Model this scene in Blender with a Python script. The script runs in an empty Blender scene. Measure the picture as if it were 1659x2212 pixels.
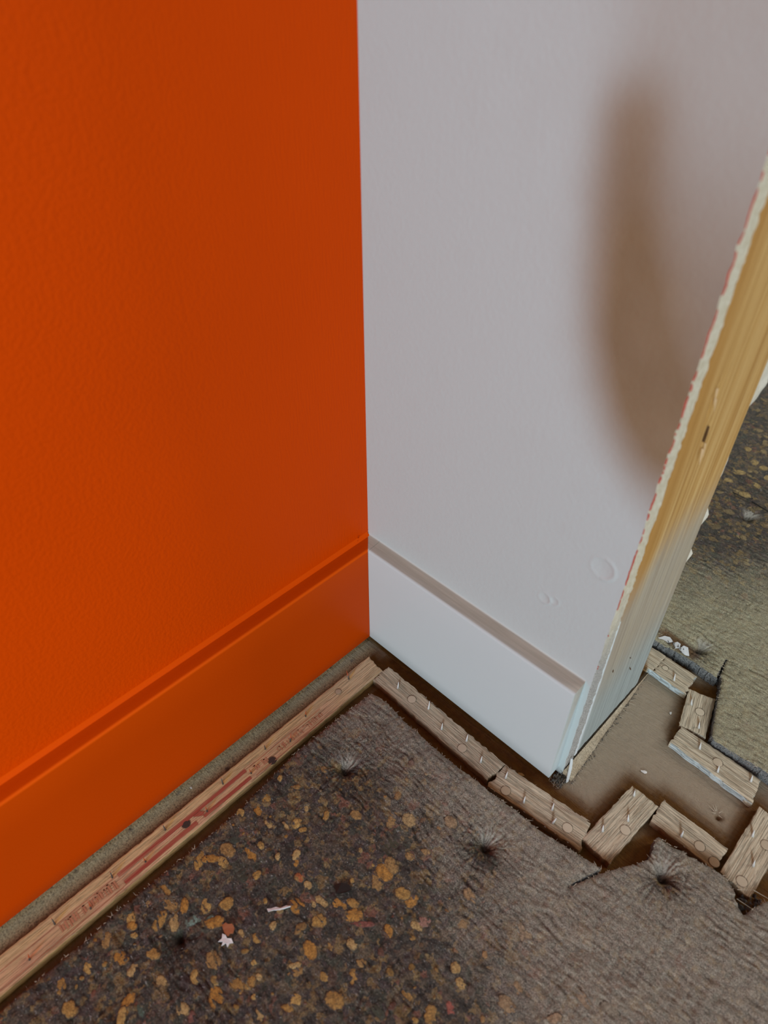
import bpy, math
import numpy as np
from mathutils import Vector, Matrix

SC = bpy.context.scene
COL = SC.collection
RNG = np.random.default_rng(7)

# ------------------------------------------------------------------ camera
YAW, PITCH, ROLL = -0.7789, 0.7111, -0.0003
cam_d = bpy.data.cameras.new('camera')
cam = bpy.data.objects.new('camera', cam_d)
COL.objects.link(cam)
fwd = Vector((math.sin(YAW) * math.cos(PITCH), math.cos(YAW) * math.cos(PITCH), -math.sin(PITCH)))
right = Vector((math.cos(YAW), -math.sin(YAW), 0))
up = right.cross(fwd)
m = Matrix((right, up, -fwd)).transposed().to_4x4()
m.translation = Vector((0.2753, -0.262, 0.4566))
cam.matrix_world = m
cam_d.sensor_fit = 'HORIZONTAL'
cam_d.sensor_width = 7.4                      # a phone's main camera held upright
cam_d.lens = 7.4 * 1483.5 / 1659
cam_d.clip_start = 0.01
cam_d.dof.use_dof = True
cam_d.dof.focus_distance = 0.53
cam_d.dof.aperture_fstop = 2.2
SC.camera = cam

# ------------------------------------------------------------------ light
world = bpy.data.worlds.new('room_light')
SC.world = world
world.use_nodes = True
bg = world.node_tree.nodes['Background']
bg.inputs['Color'].default_value = (0.93, 0.97, 1.0, 1)
bg.inputs['Strength'].default_value = 0.30

def area(name, loc, target, size, power, color):
    d = bpy.data.lights.new(name, 'AREA')
    d.shape = 'RECTANGLE'; d.size, d.size_y = size
    d.energy = power; d.color = color
    o = bpy.data.objects.new(name, d)
    COL.objects.link(o)
    o.location = loc
    o.rotation_euler = (Vector(target) - Vector(loc)).to_track_quat('-Z', 'Y').to_euler()
    return o
area('window_light', (2.0, -2.7, 0.95), (0.1, 0.0, 0.12), (1.9, 1.5), 92, (0.80, 0.93, 1.0))
area('hall_window_light', (1.5, 1.3, 1.25), (0.2, 0.2, 0.05), (0.8, 1.0), 15, (1.0, 0.96, 0.94))

SC.view_settings.view_transform = 'Standard'
SC.view_settings.look = 'None'
SC.view_settings.gamma = 1.0
SC.view_settings.use_curve_mapping = False
SC.view_settings.exposure = 0.02

# ------------------------------------------------------------------ numpy noise
def _hash(ix, iy, seed):
    n = (ix.astype(np.int64) * 374761393 + iy.astype(np.int64) * 668265263 + seed * 1442695041) & 0x7fffffff
    n = ((n ^ (n >> 13)) * 1274126177) & 0x7fffffff
    return ((n ^ (n >> 16)) & 0xffff) / 65535.0
def vnoise(x, y, seed=0):
    x = np.asarray(x, float); y = np.asarray(y, float)
    ix, iy = np.floor(x), np.floor(y)
    fx, fy = x - ix, y - iy
    fx = fx * fx * (3 - 2 * fx); fy = fy * fy * (3 - 2 * fy)
    a, b = _hash(ix, iy, seed), _hash(ix + 1, iy, seed)
    c, d = _hash(ix, iy + 1, seed), _hash(ix + 1, iy + 1, seed)
    return (a * (1 - fx) + b * fx) * (1 - fy) + (c * (1 - fx) + d * fx) * fy
def fbm(x, y, seed=0, octv=4):
    s, a, t = 0, 0.5, 0
    for k in range(octv):
        s = s + a * vnoise(np.asarray(x) * 2 ** k, np.asarray(y) * 2 ** k, seed + k * 17); t += a; a *= 0.5
    return s / t
def sstep(a, b, x):
    t = np.clip((np.asarray(x, float) - a) / (b - a), 0, 1)
    return t * t * (3 - 2 * t)

# ------------------------------------------------------------------ object helpers
MM = 0.001
def link(name, me, mat=None, parent=None):
    o = bpy.data.objects.new(name, me)
    COL.objects.link(o)
    if mat is not None and me is not None and not me.materials:
        for q in (mat if isinstance(mat, (list, tuple)) else [mat]):
            me.materials.append(q)
    if parent is not None:
        o.parent = parent
    return o
def mesh(name, verts, faces, attrs=None, smooth=False, mats=None):
    me = bpy.data.meshes.new(name)
    me.from_pydata([tuple(map(float, v)) for v in verts], [], [tuple(map(int, f)) for f in faces])
    if attrs:
        for k, v in attrs.items():
            me.attributes.new(k, 'FLOAT', 'POINT').data.foreach_set('value', np.asarray(v, np.float32))
    if smooth:
        me.polygons.foreach_set('use_smooth', [True] * len(me.polygons))
    if mats is not None:
        me.polygons.foreach_set('material_index', list(mats))
    me.update()
    return me
def tag(o, label=None, cat=None, group=None, kind=None):
    if label: o['label'] = label
    if cat: o['category'] = cat
    if group: o['group'] = group
    if kind: o['kind'] = kind
    return o
def grid_faces(nu, nv, keep=None):
    i, j = np.meshgrid(np.arange(nu - 1), np.arange(nv - 1), indexing='ij')
    f = np.stack([i * nv + j, (i + 1) * nv + j, (i + 1) * nv + j + 1, i * nv + j + 1], -1)
    return f[keep] if keep is not None else f.reshape(-1, 4)
def boxv(x0, x1, y0, y1, z0, z1):
    v = [(x0, y0, z0), (x1, y0, z0), (x1, y1, z0), (x0, y1, z0), (x0, y0, z1), (x1, y0, z1), (x1, y1, z1), (x0, y1, z1)]
    f = [(0, 3, 2, 1), (4, 5, 6, 7), (0, 1, 5, 4), (1, 2, 6, 5), (2, 3, 7, 6), (3, 0, 4, 7)]
    return v, f

def inside(poly, X, Y):
    P = np.asarray(poly); r = np.zeros(X.shape, bool)
    for (x0, y0), (x1, y1) in zip(P, np.roll(P, -1, 0)):
        c = ((y0 > Y) != (y1 > Y))
        with np.errstate(divide='ignore', invalid='ignore'):
            r ^= c & (X < (x1 - x0) * (Y - y0) / (y1 - y0) + x0)
    return r
def nearest_on(poly, X, Y):
    P = np.asarray(poly); best = np.full(X.shape, 1e9); bx = X.copy(); by = Y.copy()
    for (x0, y0), (x1, y1) in zip(P, np.roll(P, -1, 0)):
        dx, dy = x1 - x0, y1 - y0
        t = np.clip(((X - x0) * dx + (Y - y0) * dy) / (dx * dx + dy * dy + 1e-12), 0, 1)
        px, py = x0 + t * dx, y0 + t * dy
        d = np.hypot(X - px, Y - py); k = d < best
        best[k] = d[k]; bx[k] = px[k]; by[k] = py[k]
    return best, bx, by

# ------------------------------------------------------------------ sizes (mm)
T, Z0, ZF = 12.0, 8.2, 106.8          # skirting: thickness, gap below, top
L, DW, SW = 192.0, 13.1, 96.8         # stub wall: length, plasterboard, stud depth
LE = 188.1                            # end of the white skirting
PADT, STT = 12.0, 6.4                 # underlay and gripper heights

STRIPS = {   # four top corners in order: start-outer, start-inner, end-inner, end-outer
 'A':  [(24.8, -25.8), (42.6, -28.5), (47.5, -640), (26.0, -640)],
 'B1': [(43.4, -21.5), (43.2, -38.6), (157.9, -41.9), (160.0, -23.6)],
 'B2': [(161.2, -23.6), (161.6, -44.7), (229.1, -38.2), (224.6, -17.6)],
 'C':  [(231.7, 24.6), (251.6, 24.0), (247.6, -31.8), (226.8, -30.2)],
 'D':  [(252.6, 30.4), (253.0, 12.2), (295.0, 10.6), (296.6, 29.6)],
 'E':  [(300.0, 71.2), (320.0, 68.0), (319.2, 10.5), (299.4, 13.2)],
 'F':  [(234.8, 92.0), (235.0, 74.4), (295.1, 70.6), (292.4, 91.4)],
 'G':  [(223.3, 126.2), (242.0, 131.8), (250.9, 96.0), (232.6, 92.4)],
 'H1': [(120.0, 144.8), (120.0, 122.6), (194.8, 122.4), (195.4, 143.2)],
 'H2': [(196.2, 143.0), (195.7, 122.3), (222.8, 120.6), (221.0, 142.0)],
}
NEAR = [(53.8, -51.9), (51.9, -80), (50.6, -122), (53.5, -150), (56.3, -178), (55.9, -214), (54.2, -262), (55.7, -285), (54.4, -320), (54, -800),
        (1300, -800), (1300, 60), (420, 40), (345, 24), (326.6, 12.8), (322, 2), (320.1, -5.3), (315, -2), (310.6, 3.6), (306, 7.6), (303.4, 8.3), (296, 8.4), (289.2, 6.6), (280.1, 5.1), (274, 4.2),
        (269.6, 2.7), (265, 2.6), (261.6, 2.6), (260.8, 0.0), (263.0, -6.4), (264.2, -13.0), (260.5, -21.5), (256.0, -28.5), (252.5, -34.5), (246.5, -44.5), (237.4, -64.6), (236.6, -63.6), (244.0, -45), (246.4, -40.6),
        (240, -41.6), (227.5, -44), (214, -46.2), (202.4, -47.8), (187.6, -47.6), (167.1, -49.9), (154, -50.4), (141.6, -51.2), (128, -51.7), (115.3, -51.9), (100, -51.0), (85.6, -50.8), (76, -49.6), (67.2, -49), (60, -49.4)]
FAR = [(-900, 148), (100, 147), (176, 147.5), (182, 147.2), (190, 147.6), (195.8, 148.4), (203, 149.0), (210, 149.3), (215, 149.5), (220, 149.3), (228, 147.8), (234.6, 146.6), (233.6, 150), (231.6, 169.5), (232.6, 169.5), (236, 151), (238.5, 146.0), (241.5, 137.4), (246, 122),
       (250, 109.2), (252.6, 101), (255.0, 94.6), (258, 93.6), (263.3, 93.9), (275, 94.6), (293.9, 95.2), (305, 94.6), (420, 90), (1300, 88), (1300, 1700), (-900, 1700)]
NEAR_PITS = [(84.6, -107.4, 1.0), (186.3, -79.8, 1.1), (275.9, -16.9, 1.15), (92.6, -245.8, 0.9), (300, -190, 1), (390, -60, 1)]
FAR_PITS = [(213.1, 164.8, 1.0), (172.3, 351.6, 1.1), (330, 190, 1), (330, 380, 1)]

# ------------------------------------------------------------------ where the sprayer's mist could reach
RES = 1.0; HX0, HY0, HX1, HY1 = -30, -420, 420, 420
hx = np.arange(HX0, HX1 + 1, RES); hy = np.arange(HY0, HY1 + 1, RES)
GX, GY = np.meshgrid(hx, hy, indexing='ij')
HF = np.zeros(GX.shape)
for q in STRIPS.values():
    HF[inside(q, GX, GY)] = STT
HF[inside(NEAR, GX, GY) | inside(FAR, GX, GY)] = PADT
HF[GX < T - 1] = 300
HF[(GY > -0.5) & (GY < 122) & (GX < L)] = 300
HF[(GY > -T) & (GX < LE) & (GY < 1)] = 100
GUN = []
for az, tn, w in [(-57, .40, 1), (-45, .48, .8), (-70, .36, 1), (-57, .62, .6), (-82, .42, .8), (-35, .40, .5), (-64, .30, .8), (-50, .33, .8)]:
    GUN.append((math.cos(math.radians(az)), math.sin(math.radians(az)), tn, w))
def reach(x, y, z, hgt=None):
    """share of the gun positions that a point (mm) is open to"""
    x = np.asarray(x, float); y = np.asarray(y, float); z = np.asarray(z, float) + np.zeros_like(x)
    tot = np.zeros_like(x); ws = 0
    for cx, cy, tn, w in GUN:
        vis = np.ones_like(x)
        for t in np.arange(1.6, 42, 1.1):
            i = np.clip(np.round((x + cx * t - HX0) / RES).astype(int), 0, len(hx) - 1)
            j = np.clip(np.round((y + cy * t - HY0) / RES).astype(int), 0, len(hy) - 1)
            d = HF[i, j] - (z + tn * t)
            vis = np.minimum(vis, 1 - np.clip(d / 1.2 + 0.3, 0, 1))
        tot += w * vis; ws += w
    return tot / ws

# ------------------------------------------------------------------ materials
def new_mat(name, rough=0.6, spec=0.4):
    mt = bpy.data.materials.new(name); mt.use_nodes = True
    nt = mt.node_tree; b = nt.nodes['Principled BSDF']
    b.inputs['Roughness'].default_value = rough
    b.inputs['Specular IOR Level'].default_value = spec
    return mt, nt, b
class N:
    """short hand for building node trees"""
    def __init__(s, nt): s.nt = nt; s.l = nt.links
    def n(s, t, **k):
        q = s.nt.nodes.new(t)
        for a, v in k.items(): setattr(q, a, v)
        return q
    def put(s, sock, v):
        if isinstance(v, bpy.types.NodeSocket): s.l.new(v, sock)
        elif isinstance(v, (tuple, list)) and len(v) == 3 and sock.type == 'RGBA': sock.default_value = (*v, 1)
        else: sock.default_value = v
    def pos(s): return s.n('ShaderNodeNewGeometry').outputs['Position']
    def obj(s): return s.n('ShaderNodeTexCoord').outputs['Object']
    def map(s, vec, scale=(1, 1, 1), rot=(0, 0, 0)):
        q = s.n('ShaderNodeMapping'); s.put(q.inputs['Vector'], vec)
        q.inputs['Scale'].default_value = scale; q.inputs['Rotation'].default_value = rot
        return q.outputs['Vector']
    def noise(s, vec, scale, detail=4, rough=0.55, col=False, dist=0.0):
        q = s.n('ShaderNodeTexNoise'); s.put(q.inputs['Vector'], vec)
        q.inputs['Scale'].default_value = scale; q.inputs['Detail'].default_value = detail
        q.inputs['Roughness'].default_value = rough; q.inputs['Distortion'].default_value = dist
        return q.outputs['Color' if col else 'Fac']
    def vor(s, vec, scale, feature='F1', out='Distance', rnd=1.0):
        q = s.n('ShaderNodeTexVoronoi', feature=feature); s.put(q.inputs['Vector'], vec)
        q.inputs['Scale'].default_value = scale; q.inputs['Randomness'].default_value = rnd
        return q.outputs[out]
    def ramp(s, fac, stops, interp='LINEAR'):
        q = s.n('ShaderNodeValToRGB'); s.put(q.inputs['Fac'], fac); e = q.color_ramp.elements
        q.color_ramp.interpolation = interp
        while len(e) < len(stops): e.new(0.5)
        for a, (p, c) in zip(e, stops):
            a.position = p; a.color = (*c, 1) if isinstance(c, tuple) else (c, c, c, 1)
        return q.outputs['Color']
    def mix(s, fac, a, b, blend='MIX'):
        q = s.n('ShaderNodeMix', data_type='RGBA', blend_type=blend)
        s.put(q.inputs[0], fac); s.put(q.inputs[6], a); s.put(q.inputs[7], b)
        return q.outputs[2]
    def math(s, op, a, b=0.0, c=0.0, clamp=False):
        q = s.n('ShaderNodeMath', operation=op, use_clamp=clamp)
        s.put(q.inputs[0], a); s.put(q.inputs[1], b); s.put(q.inputs[2], c)
        return q.outputs[0]
    def attr(s, name): return s.n('ShaderNodeAttribute', attribute_name=name).outputs['Fac']
    def bump(s, h, strength, dist, normal=None):
        q = s.n('ShaderNodeBump'); s.put(q.inputs['Height'], h)
        q.inputs['Strength'].default_value = strength; q.inputs['Distance'].default_value = dist
        if normal is not None: s.put(q.inputs['Normal'], normal)
        return q.outputs['Normal']
WHITE = (0.535, 0.60, 0.605)
MIST = (0.60, 0.525, 0.405)                   # the same paint as dry dust on level faces
def sprayed(g, base, speck=0.10, scale=2200, amount=None, mist=MIST):
    """base colour under the white overspray carried by the mesh as 'spray'"""
    s = g.attr('spray') if amount is None else amount
    n = g.noise(g.pos(), scale, 3)
    f = g.math('MULTIPLY_ADD', g.math('SUBTRACT', n, 0.5), speck * 2, s, clamp=True)
    f = g.math('MULTIPLY', f, g.math('GREATER_THAN', s, 0.002))
    paint = g.mix(g.ramp(s, [(0.88, 0.0), (1.0, 1.0)]), mist, WHITE)
    return g.mix(f, base, paint)

# floor: brown subfloor
M_FLOOR, nt, b = new_mat('subfloor', 0.75, 0.3); g = N(nt)
pz = g.pos()
base = g.ramp(g.noise(pz, 220, 5), [(0.3, (0.115, 0.044, 0.003)), (0.7, (0.175, 0.074, 0.007))])
grit = g.ramp(g.noise(g.map(pz, (1, 1, 1)), 900, 4, 0.7), [(0.35, (0.15, 0.12, 0.065)), (0.5, (0.46, 0.37, 0.20)), (0.7, (0.66, 0.56, 0.34))])
grit = g.mix(g.ramp(g.noise(pz, 75, 4, 0.6), [(0.60, 0.0), (0.68, 0.85)]), grit, (0.05, 0.045, 0.04))
base = g.mix(g.attr('grit'), base, grit)
g.put(b.inputs['Base Color'], sprayed(g, base, 0.05, 1500))
h = g.noise(g.map(pz, (60, 500, 200), (0, 0, 0.3)), 1.0, 5, 0.65)
h2 = g.noise(pz, 1200, 3, 0.7)
g.put(b.inputs['Normal'], g.bump(h2, 0.7, 0.0008, g.bump(h, 0.9, 0.0022)))

# timber of the gripper strips
def strip_mat(name, pinkish):
    mt, nt, b = new_mat(name, 0.7, 0.25); g = N(nt)
    o = g.obj()
    gr = g.noise(g.map(o, (30, 1700, 900)), 1.0, 5, 0.65, dist=0.25)
    if pinkish:
        base = g.ramp(gr, [(0.25, (0.38, 0.20, 0.06)), (0.5, (0.62, 0.375, 0.125)), (0.75, (0.74, 0.48, 0.18))])
        blot = g.noise(g.map(o, (60, 200, 200)), 1.0, 3)
        base = g.mix(g.math('MULTIPLY', g.attr('pink'), g.ramp(blot, [(0.35, 0.2), (0.65, 1.0)])), base, (0.64, 0.29, 0.135))
    else:
        base = g.ramp(gr, [(0.25, (0.13, 0.062, 0.02)), (0.5, (0.25, 0.13, 0.048)), (0.75, (0.32, 0.175, 0.07))])
    g.put(b.inputs['Base Color'], sprayed(g, base, 0.07, 1800, None, (0.70, 0.62, 0.465)))
    crk = g.noise(g.map(o, (45, 2300, 900)), 1.0, 4, 0.7, dist=0.5)
    g.put(b.inputs['Normal'], g.bump(g.ramp(crk, [(0.34, 0.0), (0.48, 1.0)]), 0.8, 0.0011))
    return mt
M_STRIP = strip_mat('gripper_plywood', False)
M_STRIPA = strip_mat('gripper_pale_plywood', True)

# orange wall paint and orange skirting
def orange(name, rough, bumpamt, sc, spec, colr):
    mt, nt, b = new_mat(name, rough, spec); g = N(nt); pz = g.pos()
    n = g.noise(pz, 9, 3)
    oc = g.mix(n, colr[0], colr[1])
    if name == 'orange_trim_paint':              # highlight along the arris painted in as brighter orange
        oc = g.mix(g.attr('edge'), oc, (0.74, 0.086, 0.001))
    g.put(b.inputs['Base Color'], oc)
    nn = g.noise(pz, sc, 3, 0.5)
    if bumpamt:
        nz = g.noise(g.map(pz, (1, 1, .12)), 900, 2, 0.5)
        y = g.n('ShaderNodeSeparateXYZ'); g.put(y.inputs[0], pz)
        cut = g.n('ShaderNodeMapRange'); g.put(cut.inputs[0], y.outputs['Y']); cut.inputs[1].default_value = -0.16; cut.inputs[2].default_value = -0.05
        h = g.mix(cut.outputs[0], nn, g.math('MULTIPLY', nz, 0.35))
        g.put(b.inputs['Normal'], g.bump(h, bumpamt, 0.0035))
    else:
        g.put(b.inputs['Normal'], g.bump(nn, 0.12, 0.0006))
    return mt
M_ORANGE = orange('orange_wall_paint', 0.45, 0.20, 430, 0.05, ((0.60, 0.052, 0.0), (0.68, 0.060, 0.0)))
M_ORANGE_B = orange('orange_paint_bead', 0.5, 0, 700, 0.05, ((0.68, 0.066, 0.0), (0.74, 0.074, 0.0)))  # brighter than the wall: glow at the junction put into the bead's colour
M_ORANGE_T = orange('orange_trim_paint', 0.45, 0, 700, 0.06, ((0.48, 0.047, 0.0), (0.54, 0.052, 0.0)))

# white wall: white coat sprayed over an old tan coat
M_WHITE, nt, b = new_mat('white_coat_over_old_tan', 0.5, 0.4); g = N(nt); pz = g.pos()
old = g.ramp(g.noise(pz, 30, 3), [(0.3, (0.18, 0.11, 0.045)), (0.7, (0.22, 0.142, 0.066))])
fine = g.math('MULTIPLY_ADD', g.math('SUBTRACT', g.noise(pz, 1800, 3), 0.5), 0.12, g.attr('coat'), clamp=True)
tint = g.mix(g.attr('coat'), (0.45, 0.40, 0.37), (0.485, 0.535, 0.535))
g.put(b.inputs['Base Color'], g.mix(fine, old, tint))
st = g.noise(pz, 330, 3, 0.5)
g.put(b.inputs['Normal'], g.bump(st, 0.10, 0.002))
# white skirting
M_WHITE_T, nt, b = new_mat('white_trim_paint', 0.45, 0.4); g = N(nt); pz = g.pos()
top = g.ramp(g.noise(g.map(pz, (30, 500, 300), (0, 0, .5)), 1.0, 4), [(0.3, (0.37, 0.34, 0.28)), (0.7, (0.47, 0.43, 0.36))])
g.put(b.inputs['Base Color'], g.mix(g.attr('coat'), top, (0.54, 0.605, 0.615)))
g.put(b.inputs['Normal'], g.bump(g.noise(pz, 500, 3), 0.12, 0.0006))

# plasterboard core, stud, paper, red old paint
M_GYP, nt, b = new_mat('gypsum_core', 0.85, 0.2); g = N(nt); pz = g.pos()
raw = g.ramp(g.noise(pz, 420, 4), [(0.3, (0.62, 0.54, 0.38)), (0.7, (0.78, 0.72, 0.58))])
pit = g.ramp(g.noise(pz, 1700, 4, 0.75), [(0.36, (0.10, 0.09, 0.07)), (0.47, (0.42, 0.40, 0.37)), (0.62, (0.62, 0.60, 0.57))])
g.put(b.inputs['Base Color'], g.mix(g.attr('spray'), raw, pit))
g.put(b.inputs['Normal'], g.bump(g.noise(pz, 1100, 5, 0.7), 0.8, 0.0012))
M_PAPER, nt, b = new_mat('sprayed_face_paper', 0.6, 0.3); g = N(nt)
g.put(b.inputs['Base Color'], g.mix(g.noise(g.pos(), 120, 3), (0.55, 0.58, 0.58), (0.64, 0.655, 0.65)))
M_RED, nt, b = new_mat('old_red_paint', 0.6, 0.3); g = N(nt)
g.put(b.inputs['Base Color'], g.mix(g.noise(g.pos(), 500, 3), (0.36, 0.035, 0.022), (0.50, 0.07, 0.045)))
M_STUD, nt, b = new_mat('pine_stud', 0.6, 0.3); g = N(nt); pz = g.pos()
gr = g.noise(g.map(pz, (30, 420, 6)), 1.0, 4, 0.6, dist=0.4)
wood = g.ramp(gr, [(0.25, (0.28, 0.125, 0.028)), (0.45, (0.48, 0.265, 0.075)), (0.7, (0.64, 0.42, 0.17))])
y = g.n('ShaderNodeSeparateXYZ'); g.put(y.inputs[0], pz)
ed = g.n('ShaderNodeMapRange'); g.put(ed.inputs[0], y.outputs['Y']); ed.inputs[1].default_value = 0.036; ed.inputs[2].default_value = 0.016
wood = g.mix(g.math('MULTIPLY', ed.outputs[0], 0.8), wood, (0.40, 0.185, 0.035))
streak = g.ramp(g.noise(g.map(pz, (30, 700, 9)), 1.0, 3), [(0.34, 0.35), (0.56, 1.0)])
coat = g.mix(streak, (0.20, 0.215, 0.205), (0.37, 0.41, 0.395))
g.put(b.inputs['Base Color'], g.mix(g.attr('spray'), wood, coat))
g.put(b.inputs['Normal'], g.bump(g.noise(g.map(pz, (30, 1300, 12)), 1.0, 3), 0.6, 0.0014))
M_GOUGE, nt, b = new_mat('dark_gouge', 0.8, 0.2); b.inputs['Base Color'].default_value = (0.10, 0.05, 0.02, 1)
M_FIBRE, nt, b = new_mat('torn_wood_fibre', 0.7, 0.3); b.inputs['Base Color'].default_value = (0.62, 0.43, 0.24, 1)

# rebond foam underlay under a film
def pad_mat(name, far=False):
    mt, nt, b = new_mat(name, 0.5, 0.5); g = N(nt); pz = g.pos()
    wz = g.n('ShaderNodeVectorMath', operation='MULTIPLY_ADD')
    g.put(wz.inputs[0], g.noise(pz, 260, 4, 0.6, col=True)); wz.inputs[1].default_value = (0.006, 0.006, 0.0); g.put(wz.inputs[2], pz)
    flat = g.map(wz.outputs[0], (1, 1, 0))
    def pick(scale):
        q = g.n('ShaderNodeTexVoronoi'); g.put(q.inputs['Vector'], flat); q.inputs['Scale'].default_value = scale
        sep = g.n('ShaderNodeSeparateColor'); g.put(sep.inputs[0], q.outputs['Color'])
        return q.outputs['Distance'], sep.outputs[0], sep.outputs[1]
    d1, r1, s1 = pick(150); d2, r2, s2 = pick(330)
    pal = [(0.0, (0.050, 0.041, 0.031)), (0.20, (0.085, 0.067, 0.049)), (0.34, (0.14, 0.105, 0.070)), (0.46, (0.080, 0.084, 0.055)), (0.56, (0.20, 0.145, 0.082)),
           (0.66, (0.105, 0.074, 0.070)), (0.75, (0.31, 0.20, 0.07)), (0.84, (0.18, 0.105, 0.07)), (0.91, (0.38, 0.25, 0.09)), (0.97, (0.30, 0.125, 0.075))]
    c = g.mix(g.ramp(g.noise(pz, 190, 2), [(0.42, 0.0), (0.58, 1.0)]), g.ramp(r2, pal, 'CONSTANT'), g.ramp(r1, pal, 'CONSTANT'))
    mott = g.noise(pz, 900, 5, 0.75)
    c = g.mix(g.ramp(mott, [(0.36, 0.9), (0.52, 0.0)]), c, (0.018, 0.016, 0.014))
    c = g.mix(g.ramp(mott, [(0.55, 0.0), (0.68, 0.7)]), c, (0.42, 0.36, 0.28))
    gl = g.ramp(g.noise(g.map(pz, (300, 900, 300), (0, 0, 0.5)), 1.0, 4, 0.7), [(0.63, 0.0), (0.69, 1.0)])
    c = g.mix(g.math('MULTIPLY', gl, 0.8), c, (0.56, 0.55, 0.53))  # glints of the film painted as pale streaks
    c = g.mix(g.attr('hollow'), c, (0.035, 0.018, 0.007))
    c = g.mix(g.attr('orange'), c, (0.24, 0.125, 0.04) if far else (0.45, 0.10, 0.03))
    spk = g.noise(pz, 1250, 5, 0.8)
    cell = g.vor(g.map(wz.outputs[0], (130, 210, 0), (0, 0, 0.15)), 1.0, 'DISTANCE_TO_EDGE')
    crack = g.ramp(cell, [(0.0, 0.55), (0.035, 1.0)])
    crack2 = g.ramp(g.noise(g.map(pz, (90, 620, 300), (0, 0, 0.25)), 1.0, 5, 0.7, dist=1.2), [(0.34, 0.0), (0.45, 1.0)])
    f = g.math('MULTIPLY_ADD', g.math('SUBTRACT', spk, 0.5), 3.8, g.attr('spray'), clamp=True)
    f = g.math('MULTIPLY', g.math('MULTIPLY', f, g.ramp(g.attr('spray'), [(0.0, 0.0), (0.25, 1.0)])), 0.95)
    f = g.math('MULTIPLY', f, g.math('MULTIPLY', g.math('MULTIPLY_ADD', crack, 0.5, 0.5), g.math('MULTIPLY_ADD', crack2, 0.45, 0.55)))
    top = (0.84, 0.665, 0.425) if far else (0.68, 0.58, 0.46)
    spk2 = g.noise(pz, 1700, 4, 0.8)
    top = g.mix(g.ramp(spk2, [(0.40, 0.0), (0.64, 1.0)]), tuple(v * .62 for v in top), tuple(min(.85, v * 1.32) for v in top))  # light speckle in the colour stands for sparkles of the film
    c = g.mix(f, c, top)
    c = g.mix(g.attr('thick'), c, (0.60, 0.56, 0.48))
    g.put(b.inputs['Base Color'], c)
    g.put(b.inputs['Roughness'], g.ramp(f, [(0.0, 0.36), (0.6, 0.62)]))
    fib = g.noise(g.map(pz, (130, 520, 300), (0, 0, 0.35)), 1.0, 5, 0.7, dist=1.0)
    fine = g.noise(pz, 1500, 4, 0.75)
    n1 = g.bump(fib, 0.8, 0.0022)
    n1 = g.bump(crack, 0.35, 0.0006, n1)
    n1 = g.bump(crack2, 0.6, 0.0009, n1)
    g.put(b.inputs['Normal'], g.bump(fine, 1.0, 0.0012, n1))
    return mt
M_PAD = pad_mat('rebond_underlay')
M_PADFAR = pad_mat('rebond_underlay_hall', True)
M_PADSIDE, nt, b = new_mat('sprayed_foam_edge', 0.85, 0.2); g = N(nt); pz = g.pos()
g.put(b.inputs['Base Color'], g.ramp(g.noise(pz, 1100, 5, 0.75), [(0.40, (0.10, 0.10, 0.10)), (0.47, (0.38, 0.39, 0.385)), (0.60, (0.66, 0.665, 0.66))]))
g.put(b.inputs['Normal'], g.bump(g.noise(pz, 900, 6, 0.85), 1.0, 0.004))
M_CHUNK, nt, b = new_mat('foam_crumb', 0.55, 0.35); g = N(nt); pz = g.pos()
oi = g.n('ShaderNodeObjectInfo')
n = g.noise(pz, 420, 5, 0.7)
dk = g.mix(1.0, oi.outputs['Color'], (0.50, 0.44, 0.38), 'MULTIPLY')
c = g.mix(g.ramp(n, [(0.34, 0.0), (0.60, 1.0)]), dk, oi.outputs['Color'])
net = g.vor(g.map(pz, (1, 1, 0), (0, 0, 0.4)), 330, 'DISTANCE_TO_EDGE')
c = g.mix(g.ramp(net, [(0.0, 0.55), (0.05, 0.0)]), c, (0.06, 0.04, 0.02))
rimn = g.math('MULTIPLY_ADD', g.math('SUBTRACT', g.noise(pz, 900, 4, 0.75), 0.5), 2.0, g.attr('rim'), clamp=True)
c = g.mix(g.ramp(rimn, [(0.2, 0.0), (0.7, 1.0)]), c, (0.055, 0.043, 0.032))
mott = g.noise(pz, 1000, 5, 0.78)
c = g.mix(g.ramp(mott, [(0.34, 0.75), (0.50, 0.0)]), c, (0.045, 0.034, 0.024))
c = g.mix(g.ramp(mott, [(0.60, 0.0), (0.78, 0.4)]), c, (0.50, 0.42, 0.28))
g.put(b.inputs['Base Color'], c)
g.put(b.inputs['Normal'], g.bump(g.noise(pz, 1300, 4, 0.7), 0.5, 0.0008))

def plain(name, c, rough=0.5, spec=0.4, metal=0.0, var=0.15, sc=600):
    mt, nt, b = new_mat(name, rough, spec); g = N(nt)
    g.put(b.inputs['Base Color'], g.mix(g.noise(g.pos(), sc, 3), tuple(v * (1 - var) for v in c), tuple(min(1, v * (1 + var)) for v in c)))
    b.inputs['Metallic'].default_value = metal
    return mt
M_PINW = plain('sprayed_pin', (0.66, 0.655, 0.63), 0.45)
M_PINS = plain('steel_pin', (0.13, 0.12, 0.11), 0.4, 0.5, 0.6)
M_PINR = plain('orange_pin_tip', (0.42, 0.07, 0.012), 0.5)
M_HEAD, nt, b = new_mat('dusted_nail_head', 0.55, 0.35); g = N(nt)
g.put(b.inputs['Base Color'], sprayed(g, g.mix(g.noise(g.pos(), 900, 3), (0.20, 0.105, 0.038), (0.26, 0.145, 0.06)), 0.06, 1500, None, (0.66, 0.58, 0.44)))
M_HEADD = plain('rusty_nail_head', (0.045, 0.033, 0.028), 0.6, var=0.4, sc=1500)
M_RING = plain('nail_ring_gap', (0.06, 0.038, 0.02), 0.8)
M_PRINT, nt, b = new_mat('red_ink', 0.65, 0.25); g = N(nt); o = g.obj()
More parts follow.
